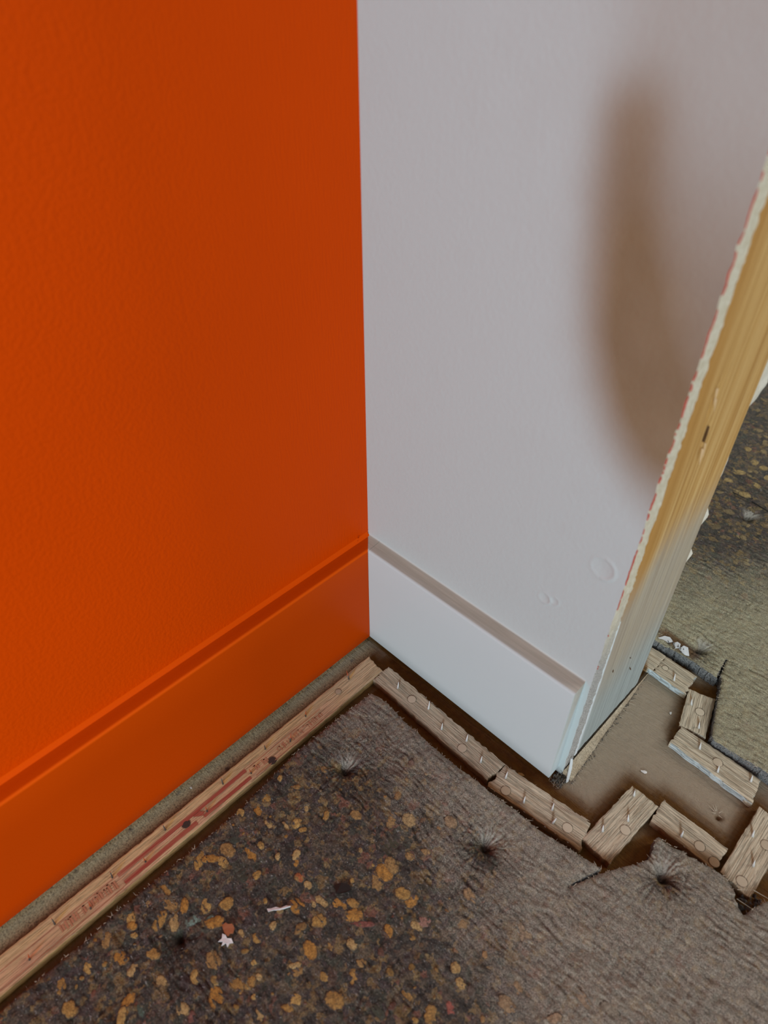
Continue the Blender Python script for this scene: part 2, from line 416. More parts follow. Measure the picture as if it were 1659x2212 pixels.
gr = g.noise(g.map(o, (25, 1100, 900)), 1.0, 4, 0.7)
g.put(b.inputs['Base Color'], g.ramp(gr, [(0.33, (0.42, 0.22, 0.13)), (0.48, (0.36, 0.085, 0.055)), (0.7, (0.30, 0.05, 0.035))]))
M_PRINTF = plain('faint_red_ink', (0.45, 0.20, 0.11), 0.7, var=0.3, sc=1500)
M_CHIPW = plain('white_chip', (0.74, 0.72, 0.68), 0.5)
M_CHIPO = plain('tan_wood_chip', (0.40, 0.22, 0.06), 0.7)
M_FILM = plain('torn_white_film', (0.66, 0.66, 0.66), 0.35, 0.5)
M_DIRT = plain('dark_debris', (0.075, 0.068, 0.06), 0.9, var=0.6, sc=900)
M_REDFOAM = plain('rust_red_foam', (0.30, 0.10, 0.04), 0.7)
M_BLACK = plain('black_plastic', (0.012, 0.011, 0.010), 0.4)
M_SPLIN = plain('splinter', (0.50, 0.42, 0.32), 0.7)
M_BACKW = plain('cream_board', (0.62, 0.585, 0.49), 0.7)

# ------------------------------------------------------------------ the setting: floor
def axis(parts):
    r = []
    for a, c, s in parts: r += list(np.arange(a, c, s))
    r.append(parts[-1][1]); return np.array(sorted(set(np.round(r, 4))))
fx = axis([(-600, 0, 150), (0, 345, 1.3), (345, 1300, 160)])
fy = axis([(-800, -340, 120), (-340, 160, 1.3), (160, 1700, 200)])
X, Y = np.meshgrid(fx, fy, indexing='ij')
rl = (fbm(X / 9, Y / 9, 3) - .5) * .5 + (fbm(X / 2.2, Y / 2.2, 5, 3) - .5) * .5
zone = ((X > 0) & (X < 345) & (Y > -340) & (Y < 160))
Zf = np.where(zone, rl - .3, 0)
sp = np.zeros(X.shape); sp[zone] = reach(X[zone], Y[zone], 0.0)
hole = np.exp(-((X - 284) ** 2 + (Y - 50) ** 2) / 5.0)
Zf -= 4 * hole
sp[~zone] = .8
sp = sp * .53 * (1 - hole)
grit = sstep(24, 18, X) * sstep(-4, -22, Y)
sp = np.where(X < 46, sp * (1 - .55 * sstep(-60, -120, Y)) * np.where(X > 30, .35, .8), sp)
# the mist thins out in the slot behind the strips
slot = sstep(26, 40, X) * sstep(198, 186, X) * sstep(-24, -20, Y) * sstep(2, -1, Y)
sp = sp * (1 - .85 * slot)
me = mesh('floor', np.stack([X, Y, Zf], -1).reshape(-1, 3) * MM, grid_faces(len(fx), len(fy)), {'spray': sp.ravel(), 'grit': grit.ravel()}, True)
floor = tag(link('floor', me, M_FLOOR), 'brown subfloor mottled with grey overspray between strips and underlay', kind='structure')
# nail hole with lifted splinters
def cone_mesh(name, base, tip, r, n=7, r1=0.12):
    b_, t_ = Vector(base), Vector(tip); ax = (t_ - b_).normalized(); u = ax.orthogonal().normalized(); w = ax.cross(u)
    v = []; f = []
    for k, (q, rr) in enumerate(((0, 1), (.45, .62), (.82, .32), (1, r1))):
        c = b_.lerp(t_, q)
        for i in range(n):
            a = 2 * math.pi * i / n; v.append(c + (u * math.cos(a) + w * math.sin(a)) * r * rr)
    for k in range(3):
        for i in range(n):
            f.append((k * n + i, k * n + (i + 1) % n, (k + 1) * n + (i + 1) % n, (k + 1) * n + i))
    f.append(tuple(range(3 * n, 4 * n))); f.append(tuple(reversed(range(n))))
    return v, f
def shards(specs):
    V, F = [], []
    for base, tip, r in specs:
        v, f = cone_mesh('s', base, tip, r, 4, .1); o = len(V); V += v; F += [tuple(i + o for i in q) for q in f]
    return V, F
sp_ = [((282 + a * .3, 51 + b_ * .3, .2), (282 + a, 51 + b_, c), .35) for a, b_, c in ((-5, 3, 1.6), (-7, 1, 1.0), (-4, 5, 1.2), (2, 4, 1.5), (4, -1, 1.0), (-3, -2, .8))]
V, F = shards([(tuple(np.array(p) * MM), tuple(np.array(q) * MM), r * MM) for p, q, r in sp_])
tag(link('splinter', mesh('splinter', V, F), M_SPLIN, floor), 'pale splinters round a screw hole', kind='stuff')

# ------------------------------------------------------------------ orange wall
yy = axis([(-1600, -420, 118), (-420, 0, 6)]); zz = axis([(0, 620, 8), (620, 2400, 178)])
Yg, Zg = np.meshgrid(yy, zz, indexing='ij')
v = np.stack([np.zeros_like(Yg), Yg, Zg], -1).reshape(-1, 3) * MM
f = grid_faces(len(yy), len(zz))
bv, bf = boxv(-.1, -.0005, -1.6, 1.7, 0, 2.4)
v = np.vstack([v, bv]); f = [tuple(q) for q in f] + [tuple(i + len(Yg.ravel()) for i in q) for q in bf]
wall_left = tag(link('wall_left', mesh('wall_left', v, f), M_ORANGE), 'orange painted wall with roller stipple on the left', kind='structure')

# ------------------------------------------------------------------ white stub wall
xx = axis([(0, 144, 3), (144, L, .8)]); zz = axis([(2, 145, 3), (145, 210, .8), (210, 620, 1.6), (620, 2400, 178)])
Xg, Zg = np.meshgrid(xx, zz, indexing='ij')
jag = (fbm(Zg / 5, Zg * 0, 9, 5) - .5) * 1.3
Xj = Xg + np.where(Xg > L - .5, jag, 0)
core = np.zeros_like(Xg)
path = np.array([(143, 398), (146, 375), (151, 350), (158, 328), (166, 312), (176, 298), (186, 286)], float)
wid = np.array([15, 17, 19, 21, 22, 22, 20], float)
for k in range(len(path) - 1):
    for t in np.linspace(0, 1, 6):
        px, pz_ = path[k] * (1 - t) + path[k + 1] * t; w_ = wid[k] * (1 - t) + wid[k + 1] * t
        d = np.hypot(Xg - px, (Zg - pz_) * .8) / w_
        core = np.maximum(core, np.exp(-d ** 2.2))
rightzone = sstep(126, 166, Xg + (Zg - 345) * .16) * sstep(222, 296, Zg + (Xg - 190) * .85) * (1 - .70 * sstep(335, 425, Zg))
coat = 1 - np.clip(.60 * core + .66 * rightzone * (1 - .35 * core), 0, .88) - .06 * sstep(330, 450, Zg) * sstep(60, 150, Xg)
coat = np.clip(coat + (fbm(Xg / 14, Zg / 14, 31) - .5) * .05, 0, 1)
dents = np.zeros_like(Xg)
for cx, cz, r in ((178.5, 198, 7), (150, 153, 4), (156.5, 155.5, 3)):
    q = np.hypot(Xg - cx, (Zg - cz)) / r
    dents += (.42 * np.exp(-((q - 1) / .16) ** 2) * (.45 + .55 * (Xg > cx)) - .35 * np.exp(-(q / .7) ** 2)) * np.where(r > 5, 1, .9)
Yd = -np.clip(dents, -.4, .6) * np.where(Xg < L - 4, 1, 0)
v = np.stack([Xj, Yd, Zg], -1).reshape(-1, 3) * MM
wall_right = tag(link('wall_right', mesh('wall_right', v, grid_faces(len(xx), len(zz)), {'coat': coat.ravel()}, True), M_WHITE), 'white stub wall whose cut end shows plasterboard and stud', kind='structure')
# cut end of the front board
zs = zz; jz = (fbm(zs / 5, zs * 0, 9, 5) - .5) * 1.3
ys = np.array([0, .6, 1.4, 3, 5, 7, 9, 11, DW])
Yg, Zg = np.meshgrid(ys, zs, indexing='ij')
rough = (fbm(Yg / 1.6, Zg / 2.2, 41, 4) - .5) * 1.5
Xe = L + np.where(Yg < .3, jz[None, :] + 0 * Yg, np.where(Yg < 1, .5 * jz[None, :], 0) + rough)
Ye = Yg + np.where(Yg > DW - .1, (fbm(Zg / 9, Zg * 0, 77, 3) - .5) * 1.6, 0)
spg = 1 - sstep(108, 190, Zg + (fbm(Yg / 3, Zg / 12, 4) - .5) * 50)
me = mesh('plasterboard_core', np.stack([Xe, Ye, Zg], -1).reshape(-1, 3) * MM, grid_faces(len(ys), len(zs)), {'spray': spg.ravel()}, True)
tag(link('plasterboard_core', me, M_GYP, wall_right), 'rough cut gypsum edge, grey and pitted low down')
# old red paint peeking along the arris
V, F = [], []
zr = np.arange(118, 620, .6)
wr = np.clip((fbm(zr / 3.0, zr * 0, 5, 4) - .36) * 3.4, 0, 1.0) * (.45 + .75 * vnoise(zr / .9, zr * 0, 15)) * np.clip((vnoise(zr / 21, zr * 0, 8) - .12) * 4, 0, 1) * np.clip(sstep(150, 225, zr) + .5 * (vnoise(zr / 5, zr * 0, 3) > .82), 0, 1)
for z_, w_ in zip(zr, wr):
    jx = float(np.interp(z_, zs, jz))
    if w_ < .08: w_ = 0.0
    V += [((L + jx + .12) * MM, -.05 * MM, z_ * MM), ((L + jx * .6 + .6) * MM, (.05 + w_) * MM, z_ * MM)]
for i in range(len(zr) - 1):
    if wr[i] > .08 or wr[i + 1] > .08: F.append((2 * i, 2 * i + 1, 2 * i + 3, 2 * i + 2))
tag(link('red_paint_edge', mesh('red_paint_edge', V, F), M_RED, wall_right), 'ragged line of old red paint along the cut edge', kind='stuff')
# paper edge between board and stud
zp = np.arange(12, 160, 4.0); V = []; F = []
for z_ in zp:
    w_ = 2.6 * (1 - (z_ / 162.0) ** 1.6) + .4 * (vnoise(z_ / 7, 0, 3) - .5)
    V += [((L - .2) * MM, (DW - .8) * MM, z_ * MM), ((L + .35) * MM, (DW - .3) * MM, z_ * MM), ((L + .35) * MM, (DW + w_) * MM, z_ * MM), ((L - .2) * MM, (DW + w_ + .3) * MM, z_ * MM)]
for i in range(len(zp) - 1):
    for k in range(3): F.append((4 * i + k, 4 * i + k + 1, 4 * i + k + 5, 4 * i + k + 4))
tag(link('paper_edge', mesh('paper_edge', V, F, None, False), M_PAPER, wall_right), 'smooth bluish white strip beside the stud')
# stud
ys = np.arange(DW, DW + SW + .1, SW / 32); zs = axis([(9, 620, 5), (620, 2400, 178)])
Yg, Zg = np.meshgrid(ys, zs, indexing='ij')
Zg = Zg.copy(); Zg[:, 0] = 9.2 * (1 - Yg[:, 0] / 128) + 1.9
edge = np.minimum(Yg - DW, DW + SW - Yg)
Xs = L - .6 - 1.6 * np.exp(-edge / 1.4) + (fbm(Yg / 2.2, Zg / 60, 13, 3) - .5) * .5
for cy, cz, ry, rz_, dp in ((39.5, 287, 2.2, 6, 1.6), (37.5, 294, 1.6, 5, 1.2), (46.5, 268, 1.5, 8, 2.0), (47.5, 259, 2.2, 5, 1.4)):
    Xs -= dp * np.exp(-((Yg - cy) / ry) ** 2 - ((Zg - cz) / rz_) ** 2)
zm = 186 - .05 * (Yg - 60) + 26 * sstep(20, 45, Yg) - 22
st = 1 - sstep(-26, 34, Zg - zm + (fbm(Yg / 4, Zg / 40, 15, 3) - .5) * 26)
st = st * (.62 + .38 * sstep(120, 40, Zg))
me = mesh('stud', np.stack([Xs, Yg, Zg], -1).reshape(-1, 3) * MM, grid_faces(len(ys), len(zs)), {'spray': st.ravel()}, True)
stud = tag(link('stud', me, M_STUD, wall_right), 'bare pine stud end fading to white overspray at the foot')
V, F = [], []
for (y0, z0), (y1, z1), w_ in (((46.4, 271.5), (47.6, 261.5), .55), ((33, 91), (34, 87), .4), ((68, 60), (73, 52), .5), ((60, 78), (63, 75), .3)):
    o = len(V); V += [(L - .1, y0, z0), (L - .1, (y0 + y1) / 2 + w_, (z0 + z1) / 2), (L - .1, y1, z1), (L - .1, (y0 + y1) / 2 - w_, (z0 + z1) / 2), (L - 1.6, y0, z0), (L - 1.6, y1, z1)]
    F += [(o, o + 1, o + 2, o + 3), (o, o + 3, o + 4), (o + 3, o + 2, o + 5, o + 4), (o + 1, o, o + 4), (o + 2, o + 1, o + 5)]
link('gouge', mesh('gouge', np.array(V) * MM, F), M_GOUGE, stud)
V, F = shards([((.1922, .0475, .258), (.1934, .0468, .249), .0007), ((.1922, .0482, .261), (.1932, .0492, .252), .0005), ((.1922, .036, .297), (.1932, .0353, .289), .0006), ((.1922, .0395, .29), (.1931, .0402, .283), .0005)])
tag(link('torn_fibre', mesh('torn_fibre', V, F), M_FIBRE, stud), kind='stuff')
# foot plate under the stud, leaning out to the floor
ys = np.arange(1.2, 128, 3.0); V = []; F = []
for k, y_ in enumerate(ys):
    t = y_ / 128
    zt = 9.2 * (1 - t) + 1.2; xb = 199.5 - 7.5 * t + (vnoise(y_ / 5, 0, 2) - .5) * .9
    V += [(L - 30, y_, zt - 3), (L + .1, y_, zt - 3), (L + .5 + .5 * (1 - t), y_, zt), (L + .9 + 2.0 * (1 - t), y_, zt - .6 - 2.4 * (1 - t)), (xb, y_, .5)]
for i in range(len(ys) - 1):
    for k in range(4): F.append((5 * i + k, 5 * i + k + 1, 5 * i + k + 6, 5 * i + k + 5))
n0 = len(ys) * 5
F.append((4, 3, 2, 1, 0))
spv = np.full(n0, .50) + (fbm(np.repeat(ys, 5) / 6, np.tile(np.arange(5), len(ys)) * .7, 8) - .5) * .5
tag(link('foot_plate', mesh('foot_plate', np.array(V) * MM, F, {'spray': spv}), M_STRIP, wall_right), 'low timber plate under the stud, sprayed grey')
# board on the far side of the stud
zs = np.concatenate([np.arange(12, 620, 2.5), [620, 2400]]); V = []; F = []
for z_ in zs:
    e = -7.0 + 7.5 * sstep(232, 262, z_) + 1.2 * (vnoise(z_ / 6, 0, 6) - .5)
    e += 5.4 * math.exp(-((z_ - 166) / 6.5) ** 2) + 5.2 * math.exp(-((z_ - 131) / 6.0) ** 2) + 4.4 * math.exp(-((z_ - 205) / 26) ** 2)
    xe = L - .8 + min(e, 1.3)
    V += [(0, DW + SW, z_), (xe, DW + SW, z_), (xe - .4, DW + SW + 12.5, z_), (0, DW + SW + 12.5, z_)]
for i in range(len(zs) - 1):
    for k in range(3): F.append((4 * i + k, 4 * i + k + 1, 4 * i + k + 5, 4 * i + k + 4))
tag(link('back_plasterboard', mesh('back_plasterboard', np.array(V) * MM, F), M_BACKW, wall_right), 'ragged cream board edge behind the stud')
# torn paper tongue and crumbs at the foot
V = []; F = []
for k, (x_, y_, z_, w_) in enumerate(((197.5, -1.5, .6, 1.2), (196.5, .3, 5, 1.8), (195.5, 2.2, 10, 2.0), (194.2, 4.0, 16, 1.4), (193.4, 5.0, 19, .5))):
    V += [(x_, y_ - w_ * .5, z_), (x_ + .5, y_ + w_, z_ + .3), (x_ - .6, y_ - w_ * .4, z_), (x_ - .2, y_ + w_, z_ + .2)]
for i in range(4):
    for a, b_ in ((0, 1), (1, 3), (3, 2), (2, 0)): F.append((4 * i + a, 4 * i + b_, 4 * i + 4 + b_, 4 * i + 4 + a))
link('torn_paper', mesh('torn_paper', np.array(V) * MM, F), M_PAPER, wall_right)
def crumbs(n, fn, seed):
    r = np.random.default_rng(seed); V, F = [], []
    for _ in range(n):
        x_, y_, z_, s = fn(r); o = len(V)
        pts = np.array([(1, 0, 0), (-1, 0, 0), (0, 1, 0), (0, -1, 0), (0, 0, 1), (0, 0, -1)]) * s * r.uniform(.5, 1.2, (6, 1)) + r.normal(0, s * .25, (6, 3))
        V += list(pts + (x_, y_, z_))
        F += [(o + a, o + b_, o + c_) for a, b_, c_ in ((0, 2, 4), (2, 1, 4), (1, 3, 4), (3, 0, 4), (2, 0, 5), (1, 2, 5), (3, 1, 5), (0, 3, 5))]
    return np.array(V) * MM, F
V, F = crumbs(170, lambda r: (lambda a: (r.uniform(188.5, 197), r.uniform(-9.5, 1.5), abs(r.normal(0, 2.2)) + .3, r.uniform(.25, .9)))(0), 3)
tag(link('debris', mesh('debris', V, F), M_DIRT), 'dark crumbly debris at the foot of the white skirting end', 'debris', kind='stuff')
V, F = crumbs(130, lambda r: (lambda t: (199.6 - 7.5 * t + abs(r.normal(0, 1.1)), t * 128, abs(r.normal(0, .6)) + .1, r.uniform(.2, .65)))(r.uniform(0, 1)), 5)
tag(link('debris', mesh('debris', V, F), M_DIRT), 'line of dark crumbs along the foot plate under the stud', 'debris', kind='stuff')
V, F = shards([tuple(((x_ * MM, y_ * MM, .0004), ((x_ + r1) * MM, (y_ + r2) * MM, r3 * MM), .00022)) for x_, y_, r1, r2, r3 in
     [(199 - 7 * t + abs(RNG.normal(0, 1)), t * 120, RNG.uniform(-1, 6), RNG.uniform(-5, 2), RNG.uniform(.8, 2.6)) for t in RNG.uniform(0, .75, 70)]])
tag(link('splinter', mesh('splinter', V, F), M_SPLIN, wall_right), 'pale torn fibres along the foot plate', kind='stuff')
V, F = shards([tuple(((x_ * MM, y_ * MM, .0004), ((x_ + r1) * MM, (y_ + r2) * MM, r3 * MM), .00018)) for x_, y_, r1, r2, r3 in
     [(RNG.uniform(187, 197), RNG.uniform(-11, -2), RNG.uniform(-2, 2), RNG.uniform(-3, 3), RNG.uniform(2, 6)) for t in range(40)]])
tag(link('frayed_fibre', mesh('frayed_fibre', V, F), M_SPLIN, wall_right), 'frayed pale fibres at the skirting end', kind='stuff')
# wall carrying on behind, seen only from further round
V, F = boxv(.0, .03, .1231, 1.7, .0, 2.4)
tag(link('wall_back', mesh('wall_back', V, F), M_BACKW), 'plain cream wall of the hall beyond', kind='structure')

# ------------------------------------------------------------------ skirtings
def skirting(a, c, axis_, n=120, mitre=0):
    """profile swept along x (axis 0) or -y (axis 1); returns verts, faces, coat"""
    R = 2.1
    prof = [(0.0, Z0), (T - .3, Z0), (T, Z0 + .4)] + [(T, z_) for z_ in (20, 50, 80)] + \
           [(T - R + R * math.cos(q), ZF - R + R * math.sin(q) * 1.0) for q in np.linspace(0, math.pi / 2, 7)] + [(6, ZF + .3), (1.6, ZF + .9), (.5, ZF + 1.2), (0, ZF + 2.4)]
    cf = [1, 1, 1, 1, 1, 1] + [1, 1, 1, .95, .8, .4, .12] + [0, 0, .25, .9]
    V, F, C = [], [], []
    ts = np.linspace(a, c, n)
    for t in ts:
        for (d, z_), q in zip(prof, cf):
            u_ = t
            if mitre == 1 and t == ts[-1]: u_ = -d - .02
            if mitre == 2 and t == ts[0]: u_ = d + .02
            V.append((u_, -d, z_) if axis_ == 0 else (d, u_, z_)); C.append(q)
    m_ = len(prof)
    for i in range(n - 1):
        for k in range(m_ - 1):
            q = (i * m_ + k, (i + 1) * m_ + k, (i + 1) * m_ + k + 1, i * m_ + k + 1)
            F.append(q if axis_ == 0 else q[::-1])
    F.append(tuple(range(m_))[::-1] if axis_ == 0 else tuple(range(m_)))
    F.append(tuple((n - 1) * m_ + k for k in range(m_)) if axis_ == 0 else tuple((n - 1) * m_ + k for k in range(m_))[::-1])
    return np.array(V) * MM, F, C
def smooth_by_angle(me, deg=50):
    me.polygons.foreach_set('use_smooth', [True] * len(me.polygons))
    me.set_sharp_from_angle(angle=math.radians(deg))
V, F, C = skirting(-1600, 0, 1, 60, 1)
ed = [math.exp(-((k % 17) - 9) ** 2 / 5.0) if 6 <= k % 17 <= 12 else 0 for k in range(len(V))]  # where the painted arris highlight lies
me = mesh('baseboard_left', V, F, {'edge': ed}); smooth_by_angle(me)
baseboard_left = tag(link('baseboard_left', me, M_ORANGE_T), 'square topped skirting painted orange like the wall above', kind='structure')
V, F, C = skirting(T + .25, LE, 0, 80)
me = mesh('baseboard_right', V, F, {'coat': C}); smooth_by_angle(me)
baseboard_right = tag(link('baseboard_right', me, M_WHITE_T), 'white skirting with an unsprayed taupe top edge', kind='structure')
# the end of the other board closing the corner, sprayed on this side
V, F, C = skirting(0, T, 0, 2, 2)
me = mesh('corner_end', V, F, {'coat': C}); smooth_by_angle(me)
tag(link('corner_end', me, M_WHITE_T, baseboard_right), 'short end of the other board in the corner, white')
# fillet of orange paint where wall meets skirting
V, F = [], []
for k, y_ in enumerate(np.linspace(-1600, -.5, 60)):
    V += [(0.02, y_, ZF + 3.9), (.75, y_, ZF + 2.0), (2.2, y_, ZF + .75)]
    if k: F += [((k - 1) * 3 + q, (k - 1) * 3 + q + 1, k * 3 + q + 1, k * 3 + q) for q in (0, 1)]
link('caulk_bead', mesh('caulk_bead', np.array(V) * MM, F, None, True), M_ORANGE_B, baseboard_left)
V, F = crumbs(14, lambda r: (r.uniform(.3, 1.0), r.uniform(-12, -10) if r.random() < .5 else r.uniform(-1.2, -.4), ZF + r.uniform(-.5, 6), r.uniform(.2, .5)), 9)
tag(link('paint_blob', mesh('paint_blob', V, F), M_ORANGE_T, baseboard_left), kind='stuff')

# ------------------------------------------------------------------ gripper strips
PINS = {'A': [(29.8, -52.2, 25.2, -50.6), (30.7, -97.6, 30.4, -96.5), (38.7, -118.9, 36.7, -115.9), (30.8, -135.2, 29.9, -135.2), (38.5, -153.6, 37.5, -153.9), (30.9, -172.0, 28.4, -171.2), (39.5, -190.7, 37.9, -190.3), (30.3, -216.9, 28.4, -216.8), (38.9, -236.5, 38.3, -236.6), (32.5, -256.0, 30.9, -255.3), (39.5, -274.1, 38.4, -272.9), (32.3, -293.0, 30.3, -292.6), (39.6, -311.6, 38.9, -310.3)], 'B1': [(62.3, -31.2, 62.5, -29.5), (91.6, -28.3, 89.9, -24.3), (110.0, -34.4, 109.7, -32.9), (129.0, -28.9, 128.7, -26.9), (146.7, -34.7, 146.6, -33.2)], 'B2': [(166.4, -31.7, 166.4, -30.1), (185.7, -37.3, 185.2, -36.1), (202.2, -28.1, 201.4, -26.4), (207.4, -35.2, 209.6, -33.6)], 'C': [(233.8, -16.9, 231.8, -16.8), (242.2, 0.9, 239.6, 0.8), (236.2, 19.4, 234.9, 17.9)], 'D': [(271.8, 16.0, 271.1, 15.9)], 'E': [(304.8, 48.6, 302.6, 48.5), (312.8, 30.5, 310.5, 29.5)], 'F': [(252.1, 84.1, 250.1, 83.6), (269.1, 76.0, 267.1, 75.5), (288.5, 85.3, 286.5, 84.6)], 'G': [(231.1, 114.5, 228.7, 112.6), (244.1, 99.5, 241.9, 98.0)], 'H2': [(211.2, 126.0, 209.1, 126.3)]}
NAILS = {'A': [(32.1, -65.7), (41.1, -137.3), (36.4, -205.2)], 'B1': [(77.1, -31.0), (130.6, -35.5)], 'B2': [(172.1, -39.2), (216.3, -31.2)], 'C': [(244.0, -5.9)], 'D': [(283.3, 18.4), (294.3, 15.5)], 'E': [(313.3, 48.9), (311.5, 16.3)], 'F': [(266.0, 82.7)], 'G': [(238.5, 112.8)], 'H2': [(200.7, 131.7)]}
LABEL = {
 'A': 'long pale gripper strip with red print along the orange wall',
 'B1': 'brown gripper strip beside the white skirting, the one starting in the corner',
 'B2': 'brown gripper strip below the end of the white skirting, split at its right end',
 'C': 'short gripper strip set crosswise in front of the stud end, three pins up',
 'D': 'short gripper strip against the underlay with a brown unsprayed patch, single pin',
 'E': 'gripper strip at the right photo edge with a ringed nail head',
 'F': 'widest gripper strip before the hall underlay, white front edge and three pins',
 'G': 'smallest squarish gripper strip, with two pins and one nail head, by the dark slot',
 'H1': 'gripper strip tucked behind the stud foot, left of the black seam',
 'H2': 'short gripper strip right of the black seam, with a torn corner and one pin'}
def sm_up(x, y, z): return Vector((x * MM, y * MM, z * MM))
for key, q in STRIPS.items():
    P = [np.array(c, float) for c in q]                 # start-outer, start-inner, end-inner, end-outer
    ln = np.linalg.norm(P[3] - P[0]); wd = np.linalg.norm(P[1] - P[0])
    if key == 'A':
        us = np.concatenate([np.linspace(0, 330, 430), np.linspace(360, ln, 8)]) / ln
    else:
        us = np.linspace(0, 1, max(12, int(ln / .8)))
    vs = np.linspace(0, 1, 30)
    U, Vv = np.meshgrid(us, vs, indexing='ij')
    o2 = P[0]; ex = (P[3] - P[0]) / ln
    XY = (P[0] * ((1 - U) * (1 - Vv))[..., None] + P[1] * ((1 - U) * Vv)[..., None] + P[2] * (U * Vv)[..., None] + P[3] * (U * (1 - Vv))[..., None])
    sd = abs(hash(key)) % 7 if False else sum(map(ord, key))
    # ragged sides and sawn or snapped ends
    al = U * ln
    ny = np.array([-ex[1], ex[0]])
    if np.dot(ny, P[1] - P[0]) < 0: ny = -ny
    rag = 0.2 if key == 'A' else (0.55 if key in ('B1', 'B2') else .3)
    XY += ny * (np.where(Vv < .01, (vnoise(al / 3.0, al * 0, sd) - .5) * 2 * rag, 0) + np.where(Vv > .99, (vnoise(al / 4.0, al * 0, sd + 3) - .5) * (.8 if key != 'A' else .3), 0))[..., None]
    ends = np.where(U < 1e-6, 1, 0) * -1 + np.where(U > 1 - 1e-6, 1, 0)
    XY += ex * (ends * (vnoise(Vv * 9, Vv * 0 + 2, sd) - .3) * (2.4 if key in ('H2', 'B2') else 1.2))[..., None]
    grain = fbm(al / 13, Vv * wd / .7, sd, 3)
    wavy = (.45 if key != 'A' else .18)
    ztop = STT + (grain - .5) * wavy
    e = np.minimum(np.minimum(Vv, 1 - Vv) * wd, np.minimum(U, 1 - U) * ln)
    ztop -= .35 * np.exp(-e / .5)
    xs, ys_ = XY[..., 0], XY[..., 1]
    r_ = reach(xs, ys_, ztop)
    # pins leave a thin dry streak; on A it paints their cast shadows
    for bx, by, tx, ty in PINS.get(key, []):
        dx, dy = (-.50, .866) if key != 'A' else (-.34, .94)
        t = (xs - bx) * dx + (ys_ - by) * dy; w_ = np.abs(-(xs - bx) * dy + (ys_ - by) * dx)
        r_ = r_ * (1 - .95 * np.exp(-(w_ / (1.15 - .04 * np.clip(t, 0, 12))) ** 2) * sstep(-.5, 1, t) * sstep(14, 7, t))
    s_ = np.minimum(r_ * (1.45 if key in ('B1', 'B2') else 1.12), .87)
    if key == 'A':
        s_ = r_ * (.36 + .22 * sstep(-118, -45, ys_))  # thin dust all along so the painted pin shadows show
    crack = np.clip((fbm(al / 14, Vv * wd / .75, sd + 9, 2) - .56) * 7, 0, 1)
    s_ = s_ * (1 - .32 * crack * (0.4 if key == 'A' else 1)) * (.92 + .12 * (grain - .5) * 2)
    pink = sstep(.30, .42, Vv) * sstep(-60, -90, ys_) if key == 'A' else np.zeros_like(U)
    nu, nv = U.shape
    top = np.stack([xs, ys_, ztop], -1).reshape(-1, 3)
    ft = grid_faces(nu, nv)
    orient = np.cross(top[ft[0][1]] - top[ft[0][0]], top[ft[0][2]] - top[ft[0][0]])[2]
    if orient < 0: ft = ft[:, ::-1]
    # sides
    loop = [i * nv for i in range(nu)] + [(nu - 1) * nv + j for j in range(1, nv)] + [i * nv + nv - 1 for i in range(nu - 2, -1, -1)] + [j for j in range(nv - 2, 0, -1)]
    base = len(top); k = len(loop)
    lp = top[loop]
    edge_d = np.roll(lp, -1, 0) - np.roll(lp, 1, 0)
    ctr = top.mean(0)
    nrm = np.stack([edge_d[:, 1], -edge_d[:, 0]], -1); nrm /= np.linalg.norm(nrm, axis=1)[:, None] + 1e-9
    out = lp[:, :2] - ctr[:2]
    if orient < 0: pass
    sgn = np.sign(np.sum([np.dot(nrm[i], out[i]) for i in range(k)])); nrm *= sgn
    face = np.clip(nrm @ np.array([.5, -.84]), 0, 1)
    def rim(zv):
        rr = reach(lp[:, 0] + nrm[:, 0] * 1.0, lp[:, 1] + nrm[:, 1] * 1.0, zv)
        return np.clip(rr * face * 1.5, 0, 1)
    if key == 'A': damp = .35
    else: damp = 1.0
    s_hi, s_lo = rim(5.0) * damp, rim(1.0) * damp
    verts = np.vstack([top, lp * (1, 1, 0) + (0, 0, 5.6) + np.c_[nrm * .12, np.zeros(k)], lp * (1, 1, 0) + (0, 0, .02)])
    spray = np.concatenate([s_.ravel(), s_hi, s_lo])
    pk = np.concatenate([pink.ravel(), np.zeros(2 * k)])
    fs = []
    for i in range(k):
        j = (i + 1) % k
        fs.append((loop[i], loop[j], base + j, base + i)); fs.append((base + i, base + j, base + k + j, base + k + i))
    ok = np.cross(verts[fs[0][1]] - verts[fs[0][0]], verts[fs[0][2]] - verts[fs[0][0]])
    if np.dot(ok[:2], nrm[0]) < 0: fs = [f_[::-1] for f_ in fs]
    # local frame along the strip so that the grain follows it
    org = np.array([o2[0], o2[1], 0.0]); ang = math.atan2(ex[1], ex[0])
    rz = np.array([[math.cos(-ang), -math.sin(-ang), 0], [math.sin(-ang), math.cos(-ang), 0], [0, 0, 1]])
    def loc(p): return (rz @ (np.asarray(p, float) - org)) * MM
    verts = ((verts - org) @ rz.T) * MM
    me = mesh('tack_strip', verts, [tuple(f_) for f_ in ft] + fs, {'spray': spray, 'pink': pk})
    smooth_by_angle(me, 45)
    ob = tag(link('tack_strip', me, M_STRIPA if key == 'A' else M_STRIP), LABEL[key], 'tack strip', 'carpet gripper strips round the wall end')
    ob.location = (org[0] * MM, org[1] * MM, 0.0); ob.rotation_euler = (0, 0, ang)
